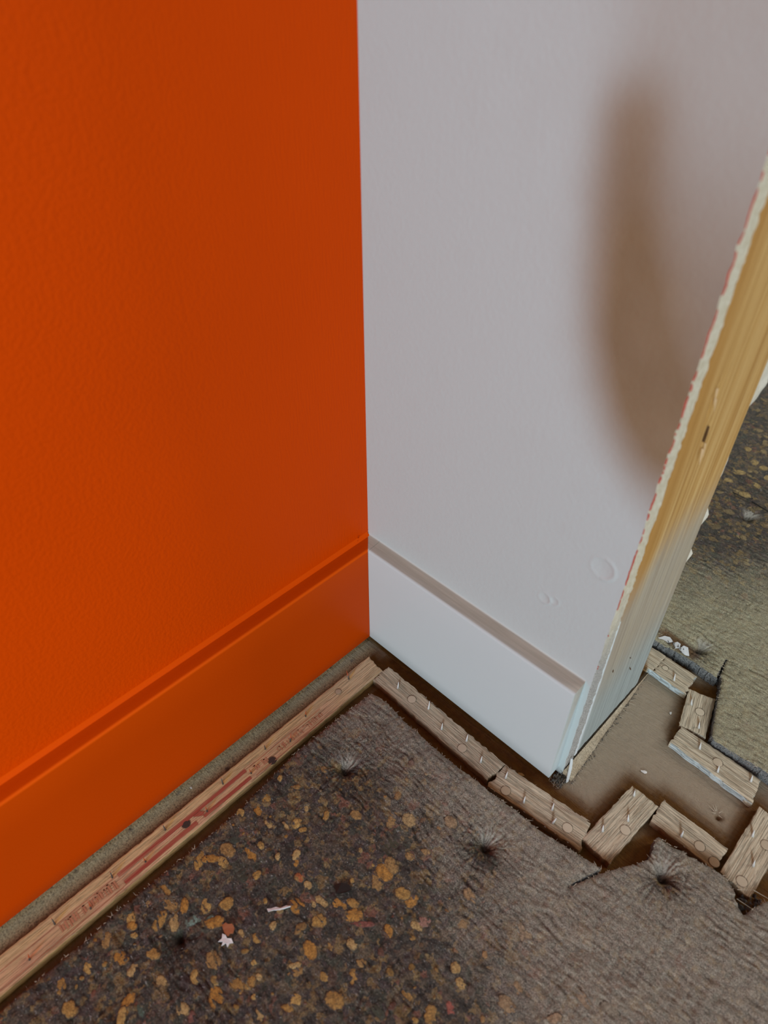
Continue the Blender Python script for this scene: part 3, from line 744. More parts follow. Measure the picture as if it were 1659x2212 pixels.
    for i, (bx, by, tx, ty) in enumerate(PINS.get(key, [])):
        if key != 'A':
            lean = .55
            tx, ty = bx + (tx - bx) * lean, by + (ty - by) * lean
            hh = 7.0
        else: hh = 5.8
        v, f = cone_mesh('pin', loc((bx, by, STT - .6)), loc((tx, ty, STT + hh)), (1.0 if key != 'A' else .66) * MM, 8)
        if key == 'A':
            mats = [1 if max(f_) >= 3 * 8 else 0 for f_ in f]
            if i % 2 == 0 or i < 2: mats = [1 if max(f_) >= 2 * 8 and len(f_) <= 8 and min(f_) >= 8 else 0 for f_ in f]
            o = link('pin', mesh('pin', v, f, None, True, mats), [M_PINS, M_PINR], ob)
        else:
            o = link('pin', mesh('pin', v, f, None, True), M_PINW, ob)
    for i, (nx, ny_) in enumerate(NAILS.get(key, [])):
        dark = key == 'A' and i > 0
        R_ = 3.3 if key not in ('A', 'H2') else (2.9 if i else 2.4)
        V, F, Mi = [], [], []
        for rr, zz_ in ((R_ + .22, .10), (R_, -.3), (R_ - .2, .06), (R_ * .55, .12)):
            for a in np.linspace(0, 2 * math.pi, 28, endpoint=False):
                V.append((nx + rr * math.cos(a), ny_ + rr * math.sin(a), STT + .12 + zz_))
        for r0 in range(3):
            for a in range(28):
                F.append((r0 * 28 + a, r0 * 28 + (a + 1) % 28, (r0 + 1) * 28 + (a + 1) % 28, (r0 + 1) * 28 + a)); Mi.append(1 if r0 < 1 else 0)
        F.append(tuple(range(84, 112))); Mi.append(0)
        head = M_HEADD if dark else M_HEAD
        v = [loc(p) for p in V]
        sh = s_.ravel()[np.argmin((xs - nx).ravel() ** 2 + (ys_ - ny_).ravel() ** 2)]
        o = link('nail_head', mesh('nail_head', v, F, {'spray': np.full(len(v), sh)}, False, Mi), [head, M_RING], ob)
        if dark: o['label'] = 'dark rusty nail head'
    if key in ('B1', 'B2', 'H2', 'C', 'D', 'A', 'F', 'G'):
        spec = []
        for _ in range(20 if key in ('B1', 'B2') else (26 if key == 'A' else 8)):
            u_ = RNG.uniform(0, 1) if key != 'A' else RNG.uniform(0, .52)
            v_ = 0.0 if (RNG.random() < .55 and key != 'A') else 1.0
            p = P[0] * (1 - u_) * (1 - v_) + P[1] * (1 - u_) * v_ + P[2] * u_ * v_ + P[3] * u_ * (1 - v_)
            dv = ex * RNG.uniform(-1, 1) * 2.2 + ny * (1 if v_ else -1) * RNG.uniform(.2, 1.0)
            z_ = STT - RNG.uniform(0, 1.2)
            spec.append((loc((p[0], p[1], z_)), loc((p[0] + dv[0], p[1] + dv[1], z_ + RNG.uniform(-.6, 1.0))), RNG.uniform(.08, .2) * MM))
        if key == 'B2':
            for a in range(7):
                p = (P[3] * (.9 - a * .055) + P[0] * (.1 + a * .055)); e_ = P[3] * (1.0 - a * .03) + P[0] * a * .03
                spec.append((loc((p[0], p[1] - .6 * a, STT)), loc((e_[0], e_[1] - .9 * a, STT + .9)), .45 * MM))
        V, F = shards(spec)
        tag(link('splinter', mesh('splinter', V, F), M_SPLIN, ob), kind='stuff')
    if key == 'A':
        def flat(name, polys, mt, dz=.0):
            V, F = [], []
            for pl_ in polys:
                o = len(V); V += [loc((a, c, STT + .22 + dz)) for a, c in pl_]; F.append(tuple(range(o, o + len(pl_))))
            me = mesh(name, V, F)
            if me.polygons and me.polygons[0].normal.z < 0: me.flip_normals()
            return link(name, me, mt, ob)
        def bar(x0, x1, y0, y1, n=60):
            ys_b = np.linspace(y0, y1, n); r = []
            for a, c in zip(ys_b[:-1], ys_b[1:]):
                w0 = .25 * (vnoise(a / 2, 0, 4) - .5); w1 = .25 * (vnoise(c / 2, 0, 4) - .5)
                r.append([(x0 + w0, a), (x1 + w0, a), (x1 + w1, c), (x0 + w1, c)])
            return r
        o = flat('printed_bar', bar(32.6, 35.3, -155, -197), M_PRINT); o['label'] = 'red printed bar beside the pins'
        flat('printed_bar', bar(32.6, 35.5, -199, -253), M_PRINT)
        o = flat('printed_bar', bar(39.4, 41.9, -155.5, -194), M_PRINT); o['label'] = 'lower red printed bar'
        flat('printed_bar', bar(39.2, 42.3, -199.5, -252), M_PRINT)
        flat('printed_bar', [[(35.3, -194.5), (38.2, -192), (39.6, -194), (38.2, -196.5), (36, -199), (35.3, -199)]] + bar(32.6, 35.4, -192, -200, 3), M_PRINT, .01)
        ticks = []
        for y0, y1, x0, x1 in ((-88, -130, 35.2, 40.6), (-139, -151, 35.0, 40.4), (-256, -292, 34.0, 41.0)):
            y_ = y0
            while y_ > y1:
                w_ = RNG.choice([.5, .7, 1.1]); a = RNG.uniform(0, 1.6); c = RNG.uniform(0, 1.6)
                if RNG.random() < .82: ticks.append([(x0 + a, y_), (x1 - c, y_), (x1 - c, y_ - w_), (x0 + a, y_ - w_)])
                if RNG.random() < .3: ticks.append([(x0 + a, y_), (x0 + a + .7, y_), (x0 + a + .7, y_ - 1.9), (x0 + a, y_ - 1.9)])
                y_ -= RNG.choice([1.5, 1.9, 2.4])
        for x_, y0, y1 in ((33.6, -86, -152), (42.2, -90, -152), (33.4, -254, -330), (42.6, -254, -330)):
            ticks += bar(x_, x_ + .45, y0, y1, 30)
        tag(flat('faded_print', ticks, M_PRINTF), 'faded illegible red lettering between two thin lines', kind='stuff')

# ------------------------------------------------------------------ underlay
def pad(name, poly, pits, box, res, far, mats, label):
    x0, x1, y0, y1 = box
    ax = axis([(min(p[0] for p in poly) - 20, x0, 60), (x0, x1, res), (x1, max(p[0] for p in poly) + 20, 60)])
    ay = axis([(min(p[1] for p in poly) - 20, y0, 60), (y0, y1, res), (y1, max(p[1] for p in poly) + 20, 60)])
    for qx, qy, _ in pits[:4 if not far else 1]:
        ax = np.concatenate([ax[(ax < qx - 15) | (ax > qx + 15)], np.arange(qx - 15, qx + 15, .62)])
        ay = np.concatenate([ay[(ay < qy - 15) | (ay > qy + 15)], np.arange(qy - 15, qy + 15, .62)])
    ax = np.unique(np.round(ax, 3)); ay = np.unique(np.round(ay, 3))
    X, Y = np.meshgrid(ax, ay, indexing='ij'); nu, nv = X.shape
    cx = (X[:-1, :-1] + X[1:, 1:]) / 2; cy = (Y[:-1, :-1] + Y[1:, 1:]) / 2
    keep = inside(poly, cx, cy)
    use = np.zeros(X.shape, int); full = np.zeros(X.shape, int)
    for di in (0, 1):
        for dj in (0, 1):
            use[di:nu - 1 + di, dj:nv - 1 + dj] += keep
    bnd = (use > 0) & (use < 4)
    bx, by = X[bnd], Y[bnd]
    d, px, py = nearest_on(poly, bx, by)
    mv = d < 2.5 * res
    jit = (vnoise(bx / 1.7, by / 1.7, 3) - .5) * 1.5
    bx = np.where(mv, px + jit * .6, bx); by = np.where(mv, py + jit * .6, by)
    X = X.copy(); Y = Y.copy(); X[bnd] = bx; Y[bnd] = by
    dist = np.full(X.shape, 99.0)
    sel = (use > 0) & (X > x0 - 5) & (X < x1 + 5) & (Y > y0 - 5) & (Y < y1 + 5)
    dist[sel] = nearest_on(poly, X[sel], Y[sel])[0]
    Z = np.full(X.shape, PADT)
    Z += (fbm(X / 40, Y / 40, 21) - .5) * 2.0
    # wrinkles of the film along the wall and the quilted net
    wx = X + 6 * (fbm(X / 22, Y / 22, 25, 3) - .5) * 2; wy = Y + 5 * (fbm(X / 18, Y / 18, 26, 3) - .5) * 2
    ridge = 1 - np.abs(2 * fbm(wx / 16, wy / 2.6, 22, 3) - 1)
    quilt = -np.exp(-((((wy + .12 * wx) / 4.6) % 1 - .5) / .14) ** 2) * .5 - np.exp(-(((wx / 6.5) % 1 - .5) / .1) ** 2) * .3
    amp = sstep(.3, .75, fbm(X / 30, Y / 30, 27, 3) + .25)
    rg1 = (ridge - .7)
    Z += rg1 * 1.7 + quilt * .8 * amp + (fbm(X / 1.8, Y / 1.8, 23, 3) - .5) * .9
    hollow = np.zeros(X.shape); thick = np.zeros(X.shape); dryall = np.zeros(X.shape); streak = np.zeros(X.shape)
    for k, (qx, qy, sc_) in enumerate(pits):
        dx, dy = X - qx, Y - qy; r = np.hypot(dx, dy) / sc_ + 1e-6; th = np.arctan2(dy, dx)
        fold = 0
        rg = np.random.default_rng(60 + k + (10 if far else 0))
        bend = .6 * (fbm(X / 9, Y / 9, 50 + k, 3) - .5)
        for nn in (5, 8, 11, 14):
            fold = fold + (1 - 2 * np.abs(np.sin(nn * (th + bend) / 1.0 + rg.uniform(0, 6)))) * rg.uniform(.35, .8) + .16
        Z += fold * .60 * np.exp(-r / 12) * sstep(1, 5, r) * sc_
        Z -= (5.2 * np.exp(-(r / 3.6) ** 2) + 4.2 * np.exp(-r / 7.5)) * sc_
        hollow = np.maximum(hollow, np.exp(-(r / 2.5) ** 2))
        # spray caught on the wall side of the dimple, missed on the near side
        ca, sa = ((-.50, .866), (-.35, .93), (-.55, .83), (-.5, .86))[min(k, 3)] if not far else (.05, 1.0)
        al_ = (dx * ca + dy * sa) / (r * sc_)
        thick = np.maximum(thick, np.clip(al_ - .45, 0, 1) * 2.5 * np.exp(-((r - 5.5) / 5.0) ** 2) * (1.0 if (k in (0, 1, 2) or far) else 0) * np.clip(.75 + .6 * fold, .2, 1.2))
        dry = np.clip(-al_ + .25, 0, 1) * np.exp(-((r - 5) / 9.0) ** 2)
        dryall = np.maximum(dryall, dry); streak = np.maximum(streak, np.clip(.1 - fold * .8, 0, 1) * np.exp(-r / 11))  # streak thins the mist in the folds, shading the wrinkles by colour
    Z -= 1.2 * np.exp(-dist / 1.6)
    Z = np.maximum(Z, 1.5)
    s = np.ones(X.shape)
    nz = (fbm(X / 26, Y / 26, 33, 4) - .5)
    if not far:
        d_ = -Y - (70 + .62 * np.clip(X - 150, 0, 400) + 12 * sstep(130, 60, X))
        s = 1 - sstep(-34, 62, d_ + nz * 55)
        s = s * .70
        org = .8 * np.exp(-np.hypot(X - 51, Y + 62) / 6) * (vnoise(X / 1.2, Y / 1.2, 4) > .55)
    else:
        d_ = Y - (215 + .9 * np.clip(X - 180, -60, 260))
        s = (1 - sstep(-60, 130, d_ + nz * 60)) * .88
        org = np.zeros(X.shape)
        tan_ = np.exp(-(((X - 197) / 17) ** 4 + ((Y - 156.5 + .1 * (X - 197)) / 6.0) ** 4))
        hollow = np.maximum(hollow, 0); s = s * (1 - .85 * np.clip(tan_ * 1.3, 0, 1)); org = org + .85 * np.clip(tan_ * 1.2, 0, 1)
    s = np.clip(s - hollow * .9 - .42 * dryall * (s > 0) - .28 * streak - .3 * np.clip(-(quilt), 0, 1) * amp - .45 * np.clip(-rg1 - .1, 0, .6), 0, 1)
    for k, (qx, qy, sc_) in enumerate(pits): pass
    idx = np.full(X.shape, -1); um = use > 0; idx[um] = np.arange(um.sum())
    top = np.stack([X[um], Y[um], Z[um]], -1)
    fc = grid_faces(nu, nv, keep); fc = idx.ravel()[fc]
    # skirt down to the floor
    e = {}
    for a, b_ in ((0, 1), (1, 2), (2, 3), (3, 0)):
        for i, j in zip(fc[:, a], fc[:, b_]): e[(int(i), int(j))] = 1
    be = [q for q in e if (q[1], q[0]) not in e]
    ids = sorted({i for q in be for i in q}); mp = {i: n_ for n_, i in enumerate(ids)}
    o1 = len(top); k = len(ids)
    low = top[ids].copy(); rn = np.random.default_rng(4)
    mid = low.copy(); mid[:, 2] *= .55; mid[:, :2] += rn.normal(0, .45, (k, 2)); low[:, 2] = .15
    low[:, :2] += rn.normal(0, .35, (k, 2))
    verts = np.vstack([top, mid, low])
    fs = [tuple(q) for q in fc.tolist()]; mi = [0] * len(fs)
    for i, j in be:
        a, b_ = mp[i], mp[j]
        fs += [(j, i, o1 + a, o1 + b_), (o1 + b_, o1 + a, o1 + k + a, o1 + k + b_)]; mi += [1, 1]
    ext = lambda q: np.concatenate([q[um], np.zeros(2 * k)])
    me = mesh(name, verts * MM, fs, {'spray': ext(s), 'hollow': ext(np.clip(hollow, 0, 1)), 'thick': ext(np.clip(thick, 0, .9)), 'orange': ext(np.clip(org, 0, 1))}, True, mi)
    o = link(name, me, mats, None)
    tag(o, label, 'underlay')
    return o
def height_at(o, pts):
    """top of an underlay below each (x, y) in mm"""
    from mathutils.bvhtree import BVHTree
    me = o.data
    bv = BVHTree.FromPolygons([v.co[:] for v in me.vertices], [p.vertices[:] for p in me.polygons])
    r = []
    for x_, y_ in pts:
        h = bv.ray_cast(Vector((x_ * MM, y_ * MM, .1)), Vector((0, 0, -1)))
        r.append(h[0].z / MM if h[0] is not None else None)
    return r
near_pad = pad('carpet_underlay', NEAR, NEAR_PITS, (48, 372, -372, 16), 1.15, False, [M_PAD, M_PADSIDE], 'speckled foam underlay in the foreground, dusted with paint near the wall')
far_pad = pad('carpet_underlay', FAR, FAR_PITS, (90, 330, 84, 420), 1.25, True, [M_PADFAR, M_PADSIDE], 'tan sprayed foam underlay in the hall beyond the stud')

# crumbs of foam that show through the film: each its own part
def chunk_mesh(seed):
    r = np.random.default_rng(seed); n = 16; V = [(0, 0, 1.0)]; F = []; rim = [0.0]
    lob = 1 + .16 * np.sin(2 * np.linspace(0, 2 * math.pi, n, endpoint=False) + r.uniform(0, 6)) + r.normal(0, .085, n)
    for rad, h, q in ((.55, .92, 0.0), (.86, .55, .35), (1.03, -.5, 1.0)):
        for k in range(n):
            a = 2 * math.pi * k / n; V.append((math.cos(a) * rad * lob[k], math.sin(a) * rad * lob[k], h + r.normal(0, .06))); rim.append(q)
    for k in range(n):
        F.append((0, 1 + k, 1 + (k + 1) % n))
        for q in (0, 1): F.append((1 + q * n + k, 1 + (q + 1) * n + k, 1 + (q + 1) * n + (k + 1) % n, 1 + q * n + (k + 1) % n))
    me = mesh('foam_crumb', V, F, {'rim': rim}, True); me.materials.append(M_CHUNK); return me
CH = [chunk_mesh(s) for s in range(10)]
CHUNKS = [(85.6, -161.4, 5.5, 3.2), (77.6, -168.4, 3.6, 3.2), (90.0, -155.4, 4.2, 3.2), (72.3, -196.7, 5.5, 4.6), (84.8, -188.7, 3.8, 6.0), (65.2, -213.2, 3.6, 6.1), (69.1, -207.4, 5.5, 3.2), (75.9, -203.4, 4.8, 3.5), (58.3, -143.3, 2.2, 2.3), (65.6, -167.4, 3.9, 3.7), (63.0, -158.9, 3.0, 3.7), (105.3, -168.2, 3.2, 3.5), (108.9, -171.2, 2.5, 2.7), (117.3, -175.6, 3.1, 2.7), (128.3, -187.4, 5.3, 5.0), (136.2, -176.1, 5.3, 4.9), (146.0, -168.2, 4.3, 4.3), (150.8, -162.5, 4.0, 3.0), (144.1, -183.0, 4.3, 4.6), (156.3, -166.5, 5.2, 4.6), (64.3, -236.8, 3.9, 6.0), (63.0, -249.0, 5.2, 6.0), (73.5, -239.4, 5.1, 4.2), (80.7, -234.1, 3.2, 4.5), (76.7, -248.5, 4.5, 5.2), (83.8, -243.3, 3.2, 5.2), (89.9, -225.0, 4.1, 4.5), (97.7, -215.5, 5.4, 3.4), (101.1, -226.2, 5.3, 4.4), (116.9, -219.5, 2.2, 3.0), (125.1, -214.1, 2.8, 3.3), (64.5, -259.9, 2.9, 4.3), (68.2, -261.4, 3.2, 2.8), (97.4, -193.0, 3.2, 2.7), (124.2, -174.8, 3.1, 2.7), (116.5, -238.5, 4.6, 5.6), (104.5, -264.4, 4.1, 2.7), (132.5, -247.4, 5.2, 5.5), (136.2, -236.2, 4.0, 5.4), (139.9, -230.2, 3.4, 4.2), (164.3, -217.5, 4.2, 3.1), (154.3, -209.1, 4.3, 3.2), (151.4, -207.3, 3.7, 2.2), (152.1, -197.0, 4.9, 5.4), (157.8, -188.0, 3.7, 2.6), (179.5, -202.5, 5.1, 5.3), (178.9, -188.0, 3.9, 4.7), (152.1, -137.1, 5.3, 5.7), (151.9, -142.9, 4.7, 5.7), (152.3, -131.1, 4.7, 5.1), (132.4, -109.3, 4.2, 6.0), (140.7, -101.9, 4.2, 6.0), (156.7, -119.0, 3.5, 2.7), (113.8, -124.2, 4.2, 3.6), (168.5, -137.8, 4.7, 4.3), (175.1, -136.7, 4.0, 4.9), (161.1, -84.0, 4.2, 5.3), (198.1, -110.4, 3.7, 5.3), (231.0, -104.2, 4.0, 5.6), (234.3, -104.3, 4.3, 3.3), (247.3, -139.2, 5.2, 5.3), (275.6, -107.7, 4.0, 4.6), (223.0, -149.0, 3.0, 3.1), (247.0, -128.4, 2.7, 4.1), (269.2, -125.6, 4.0, 3.2), (74.4, -117.5, 2.3, 3.0), (100.9, -283.0, 4.1, 5.7), (104.2, -288.4, 3.1, 5.0), (141.4, -225.0, 2.4, 1.9), (78.4, -274.5, 4.5, 3.8), (88.1, -272.9, 2.8, 4.4), (58.6, -176.5, 2.6, 3.7), (162.0, -109.8, 3.2, 2.7), (204.8, -125.0, 3.1, 3.9), (216.2, -144.9, 2.7, 3.8), (164.0, -223.7, 4.5, 4.1), (176.8, -180.6, 3.3, 2.8), (166.4, -178.0, 3.1, 3.2), (186.3, -144.9, 3.7, 2.9), (176.5, -158.0, 3.1, 3.9), (167.0, -199.7, 3.0, 2.5), (126.8, -203.6, 2.8, 2.3), (97.9, -177.0, 2.2, 2.4), (99.8, -138.0, 2.6, 3.2), (71.1, -139.6, 3.3, 2.6), (86.5, -144.6, 2.6, 2.9), (64.2, -275.4, 3.5, 4.6), (89.4, -260.5, 4.1, 3.1), (124.1, -263.1, 4.3, 3.6), (115.8, -250.2, 2.8, 3.9), (69.6, -289.6, 3.5, 3.5), (66.9, -304.6, 3.2, 4.6), (80.6, -306.0, 4.5, 4.2), (155.0, -235.5, 3.6, 4.1), (220.4, -171.0, 3.9, 4.6), (205.8, -173.6, 3.6, 3.1)]
FARCH = [(119.3, 509.6), (125.8, 464.8), (140.4, 445.5), (133.2, 415.2), (133.8, 394.5), (158.7, 408.1), (146.2, 384.0), (156.5, 383.5), (151.6, 442.5), (137.4, 417.0), (160.9, 429.0)]
def add_chunks(o, items):
    hs = height_at(o, [(q[0], q[1]) for q in items])
    for (x_, y_, rx, ry, rot, col, me), h in zip(items, hs):
        if h is None: continue
        c = bpy.data.objects.new('foam_crumb', me); COL.objects.link(c); c.parent = o
        c.location = (x_ * MM, y_ * MM, (h - .12) * MM); c.rotation_euler = (0, 0, rot)
        c.scale = (rx * MM, ry * MM, .42 * MM); c.color = (*col, 1)
TANS = [(0.49, 0.30, 0.085), (0.45, 0.265, 0.075), (0.56, 0.37, 0.12), (0.40, 0.25, 0.09), (0.53, 0.38, 0.16), (0.50, 0.26, 0.055)]
r = np.random.default_rng(11)
dust = np.array((0.42, 0.35, 0.28))
def dusted(col, x_, y_):
    d_ = -y_ - (70 + .62 * max(x_ - 150, 0) + 12 * float(sstep(130, 60, x_)))
    s = .72 * (1 - float(sstep(-34, 62, d_)))
    return tuple(np.array(col) * (1 - s) + dust * s * .9)
items = []
for x_, y_, rx, ry in CHUNKS:
    items.append((x_, y_, rx, ry, .78 + r.uniform(-.2, .2), dusted(TANS[r.integers(6)], x_, y_), CH[r.integers(10)]))
taken = [(q[0], q[1], max(q[2], q[3])) for q in items]
n_sp = len(items)
for x_, y_, rx, ry, rot, col in ((90.5, -232.5, 6.5, 4.2, 1.3, (0.20, 0.31, 0.27)), (98.5, -228, 4.0, 3.4, 1.0, (0.10, 0.16, 0.13)), (92.4, -199.8, 4.5, 3.4, .3, (0.05, 0.062, 0.045)), (163.4, -165.8, 6.8, 2.3, .8, (0.29, 0.105, 0.085)),
        (117.1, -175.5, 3.2, 2.6, 0, (0.52, 0.17, 0.06)), (108.1, -279.4, 4, 3, .5, (0.09, 0.15, 0.12)), (226.3, -160.7, 3.2, 4, .2, (0.42, 0.12, 0.09)), (288.2, -101.2, 5, 4, .4, (0.20, 0.235, 0.16)),
        (187.6, -140.2, 4.6, 3.2, .6, (0.40, 0.22, 0.17)), (143.5, -122.1, 7, 5, .7, (0.065, 0.07, 0.042)), (70, -190, 4, 3, .2, (0.05, 0.07, 0.055)), (200, -190, 4, 3, .2, (0.07, 0.085, 0.06)), (130, -262, 4, 3, .2, (0.26, 0.12, 0.10))):
    items.append((x_, y_, rx, ry, rot, dusted(col, x_, y_), CH[r.integers(10)])); taken.append((x_, y_, max(rx, ry)))
tries = 0
while len(items) < 285 and tries < 9000:
    tries += 1
    x_, y_ = r.uniform(56, 290), r.uniform(-335, -60)
    d_ = -y_ - (62 + .62 * max(x_ - 150, 0) + 12 * float(sstep(130, 60, x_)))
    if r.random() > float(sstep(-20, 50, d_)): continue
    s = float(np.clip(r.gamma(5, .34), .9, 3.6))
    if any((x_ - a) ** 2 + (y_ - c) ** 2 < (s + q * .9) ** 2 for a, c, q in taken): continue
    if any(math.hypot(x_ - a, y_ - c) < 9 for a, c, _ in NEAR_PITS): continue
    t_ = r.random()
    col = TANS[r.integers(6)] if t_ < .62 else [(0.20, 0.13, 0.07), (0.24, 0.11, 0.075), (0.12, 0.12, 0.08), (0.17, 0.14, 0.12), (0.30, 0.16, 0.07)][r.integers(5)]
    items.append((x_, y_, s, s * r.uniform(.7, 1.2), r.uniform(0, 6.3), dusted(tuple(np.array(col) * r.uniform(.6, 1.0)), x_, y_), CH[r.integers(10)])); taken.append((x_, y_, s))
add_chunks(near_pad, items)
fit = []
for x_, y_ in FARCH:
    fit.append((x_, y_, r.uniform(4, 7), r.uniform(4, 7), r.uniform(0, 6), (0.46, 0.33, 0.13), CH[r.integers(10)]))
for _ in range(70):
    x_, y_ = r.uniform(95, 190), r.uniform(300, 640)
    fit.append((x_, y_, r.uniform(2.5, 6), r.uniform(2.5, 6), r.uniform(0, 6), tuple(np.array((0.36, 0.27, 0.13)) * r.uniform(.5, 1.1)), CH[r.integers(10)]))
add_chunks(far_pad, fit)
# loose film fibres catching the light
def hair(o, n, xr, yr, seed, mt, rad=.09):
    rr = np.random.default_rng(seed); pts = [(rr.uniform(*xr), rr.uniform(*yr)) for _ in range(n)]
    sp = []
    hs = height_at(o, pts)
    for (x_, y_), h in zip(pts, hs):
        if h is None or h < 8: continue
        a = rr.uniform(0, 6.3); l_ = rr.uniform(.25, 1.2)
        sp.append(((x_ * MM, y_ * MM, (h + .05) * MM), ((x_ + l_ * math.cos(a)) * MM, (y_ + l_ * math.sin(a)) * MM, (h + rr.uniform(.1, .5)) * MM), rr.uniform(.5, 1.4) * rad * MM))
    V, F = shards(sp)
    tag(link('film_fibre', mesh('film_fibre', V, F), mt, o), 'fine pale fibres and film scraps on the foam', kind='stuff')
hair(near_pad, 2200, (52, 330), (-340, -45), 21, M_FILM, .075)
hair(far_pad, 500, (170, 330), (95, 330), 22, M_FILM, .08)
# frayed rim of the underlay
def fray(o, poly, n, seed):
    rr = np.random.default_rng(seed); sp = []
    P = np.array(poly); q = np.minimum(np.linalg.norm(np.roll(P, -1, 0) - P, axis=1), 60) * (np.maximum(np.abs(P).max(1), np.abs(np.roll(P, -1, 0)).max(1)) < 420); wgt = q / q.sum()
    for _ in range(n):
        i = rr.choice(len(P), p=wgt); a, b_ = P[i], P[(i + 1) % len(P)]
        if max(abs(a).max(), abs(b_).max()) > 420: continue
        p = a + (b_ - a) * rr.random(); d = rr.normal(0, 1.0, 2)
        z_ = rr.uniform(8.5, 12)
        sp.append(((p[0] * MM, p[1] * MM, z_ * MM), ((p[0] + d[0]) * MM, (p[1] + d[1]) * MM, (z_ + rr.uniform(-.5, 1.2)) * MM), rr.uniform(.08, .26) * MM))
    V, F = shards(sp)
    tag(link('frayed_rim', mesh('frayed_rim', V, F), M_SPLIN, o), kind='stuff')
fray(near_pad, NEAR, 700, 5)
fray(far_pad, FAR, 260, 6)

# ------------------------------------------------------------------ small loose things
def blob(name, c, size, mt, label, cat, seed, rot=0.0, n=9):
    rr = np.random.default_rng(seed); V = []; F = []
    out = 1 + rr.normal(0, .22, n)
    for z_, s in ((0, .9), (.55, 1.0), (1.0, .62)):
        for k in range(n):
            a = 2 * math.pi * k / n
            x_, y_ = math.cos(a) * out[k] * s * size[0], math.sin(a) * out[k] * s * size[1]
            V.append((c[0] + x_ * math.cos(rot) - y_ * math.sin(rot), c[1] + x_ * math.sin(rot) + y_ * math.cos(rot), c[2] + z_ * size[2] + rr.normal(0, .06)))
    for q in (0, 1):
        for k in range(n): F.append((q * n + k, q * n + (k + 1) % n, (q + 1) * n + (k + 1) % n, (q + 1) * n + k))
    F += [tuple(range(2 * n, 3 * n)), tuple(reversed(range(n)))]
    o = np.array([c[0], c[1], c[2]])
    ob = link(name, mesh(name, (np.array(V) - o) * MM, F), mt); ob.location = o * MM
    return tag(ob, label, cat)
blob('paint_chip', (231.8, 43.9, -.1), (2.0, 1.2, .7), M_CHIPW, 'larger white paint chip lying on the grey floor before the crosswise strip', 'chip', 1, .4)
blob('paint_chip', (222.6, 101.7, -.1), (.7, 1.6, .6), M_CHIPW, 'thin white paint chip on the floor left of the smallest strip', 'chip', 2, .3)
blob('paint_chip', (13.8, -188, -.1), (1.0, .8, .6), M_CHIPW, 'tiny white paint chip in the gap below the orange skirting', 'chip', 3, .3)
blob('wood_chip', (171.0, -19.2, -.2), (3.2, 1.2, .5), M_CHIPO, 'tan wood chip in the dark gap below the white skirting', 'chip', 4, .45)
ph = height_at(near_pad, [(120.9, -195.5), (109.1, -222.7), (115.0, -226.5), (139.8, -161.3), (60, -120)])
def scrap(name, pts, z, mt, label, cat, th=.35):
    V = [(a, c, z + th + d) for a, c, d in pts] + [(a, c, z - .2 + d * .5) for a, c, d in pts]; n = len(pts)
    F = [tuple(range(n)), tuple(reversed(range(n, 2 * n)))] + [(k, n + k, n + (k + 1) % n, (k + 1) % n) for k in range(n)]
    o = np.array([pts[0][0], pts[0][1], z])
    me = mesh(name, (np.array(V) - o) * MM, F); me.update()
    ob = link(name, me, mt); ob.location = o * MM
    return tag(ob, label, cat)
scrap('film_scrap', [(117, -200.5, .2), (119, -201, .4), (120.6, -198.2, .7), (123.2, -195.8, 1.0), (126.5, -190, 1.9), (124.2, -191.6, 1.3), (122.6, -194.8, .9), (120.2, -196.2, .6), (118.6, -199, .3)], ph[0] - .2, M_FILM, 'torn sliver of white film on the speckled underlay', 'scrap')
scrap('foam_scrap', [(105.6, -224.4, .6), (106.2, -222.2, 1.4), (108.0, -221.6, 1.6), (109.6, -219.9, 1.9), (112.2, -220.2, 1.7), (113.6, -222.4, 1.3), (112.4, -223.6, 1.0), (112.8, -225.4, .7), (109.8, -225.8, .7), (107.6, -225.2, .6)], ph[1] - .3, M_REDFOAM, 'rust red foam scrap beside a white fleck', 'scrap', .9)
scrap('film_scrap', [(109.2, -226.8, .5), (111.2, -225.9, .8), (113.2, -226.3, .6), (115.2, -224.6, 1.0), (117.6, -225.2, .6), (116.3, -226.8, .5), (117.0, -228.9, .3), (114.6, -228.2, .6), (114.0, -230.8, .2), (112.8, -228.9, .5), (110.8, -230.9, .2), (111.0, -228.5, .4)], ph[2] - .2, M_FILM, 'ragged white fleck below the rust red foam scrap', 'scrap')
scrap('plastic_scrap', [(135.5, -163.5, .3), (138, -159.5, .9), (142, -157, .8), (145, -158, .4), (143.5, -162, .5), (140, -166, .3)], ph[3] - .1, M_BLACK, 'black plastic scrap pressed into the speckled underlay', 'scrap', .5)
fh = height_at(far_pad, [(200, 155), (165, 372)])
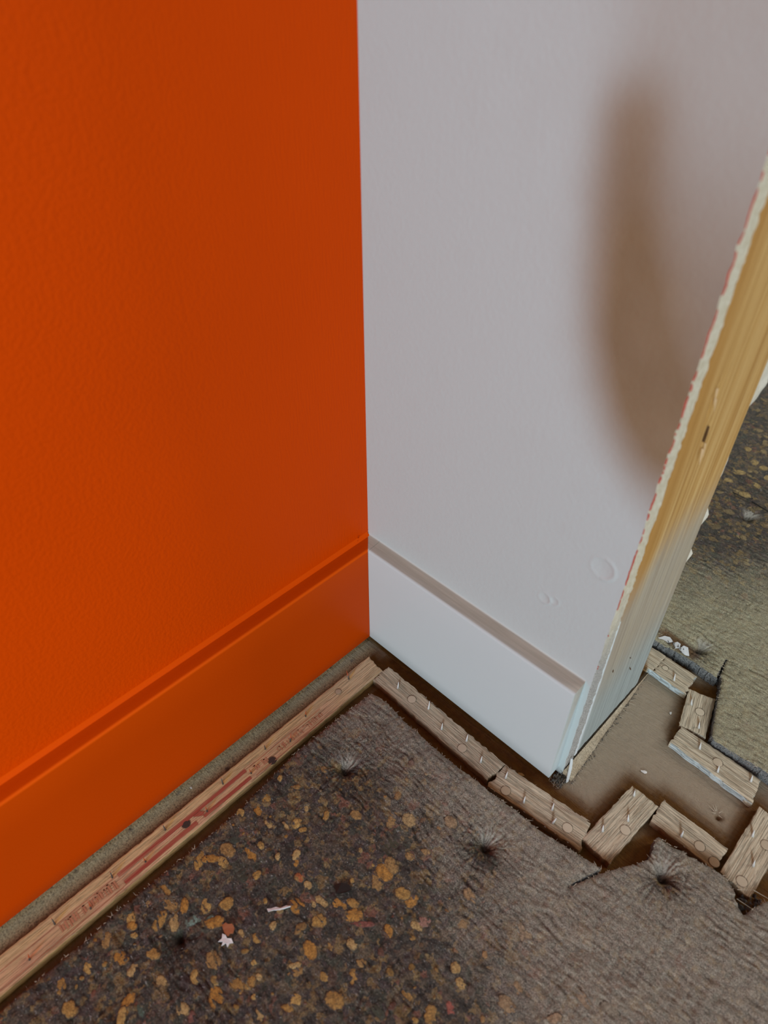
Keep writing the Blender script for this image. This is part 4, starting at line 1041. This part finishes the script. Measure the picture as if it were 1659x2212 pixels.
# torn pale crust on the corner of the hall underlay
for k, pts in enumerate(([(183, 150.5, .4), (186, 155.5, 1.2), (190, 156.6, 2.0), (194, 154.6, 1.4), (191.5, 152.4, .9), (188, 151.2, .5)],
                         [(194.5, 153.8, .7), (196.5, 156.6, 1.8), (199.5, 156.0, 2.2), (200.5, 153.0, 1.2), (198, 151.0, .5)],
                         [(200.5, 152.0, .4), (202.0, 156.0, 2.4), (205.5, 156.2, 2.8), (209.5, 151.4, .6), (206, 150.4, .4)])):
    V = [(a, c, 11.6 + d) for a, c, d in pts] + [(a, c, 10.6 + d * .5) for a, c, d in pts]; n = len(pts)
    F = [tuple(range(n)), tuple(reversed(range(n, 2 * n)))] + [(q, n + q, n + (q + 1) % n, (q + 1) % n) for q in range(n)]
    tag(link('torn_film', mesh('torn_film', np.array(V) * MM, F), M_FILM, far_pad), 'curled torn white film on the cut corner')
V, F = crumbs(26, lambda r: (r.uniform(190, 204), r.uniform(150.5, 155), r.uniform(11.5, 13.5), r.uniform(.3, .9)), 15)
tag(link('torn_crust', mesh('torn_crust', V, F), M_DIRT, far_pad), 'dark crumbs under the torn film', kind='stuff')
V, F = shards([((146 * MM, 378 * MM, (fh[1] + .3) * MM), (166 * MM, 375.5 * MM, (fh[1] + 1.5) * MM), .0006), ((166 * MM, 375.5 * MM, (fh[1] + 1.4) * MM), (190 * MM, 372 * MM, (fh[1] + .3) * MM), .0009)])
tag(link('dark_wire', mesh('dark_wire', V, F), M_BLACK), 'thin dark wire lying on the underlay in the hall', 'wire')
V, F = crumbs(90, lambda r: (r.uniform(314, 335), r.uniform(2, 16), abs(r.normal(0, 2.4)) + .4, r.uniform(.5, 1.6)), 25)
tag(link('debris', mesh('debris', V, F), M_DIRT), 'dark loose debris in the gap at the right photo edge', 'debris', kind='stuff')
V, F = shards([((311 * MM, 6 * MM, .0125), (318 * MM, 12 * MM, .0135), .00018), ((318 * MM, 12 * MM, .0135), (330 * MM, 15 * MM, .012), .00016), ((313 * MM, 1 * MM, .012), (326 * MM, 2 * MM, .0125), .00014)])
tag(link('loose_thread', mesh('loose_thread', V, F), M_SPLIN), 'pale loose thread over the gap at the right photo edge', 'thread')
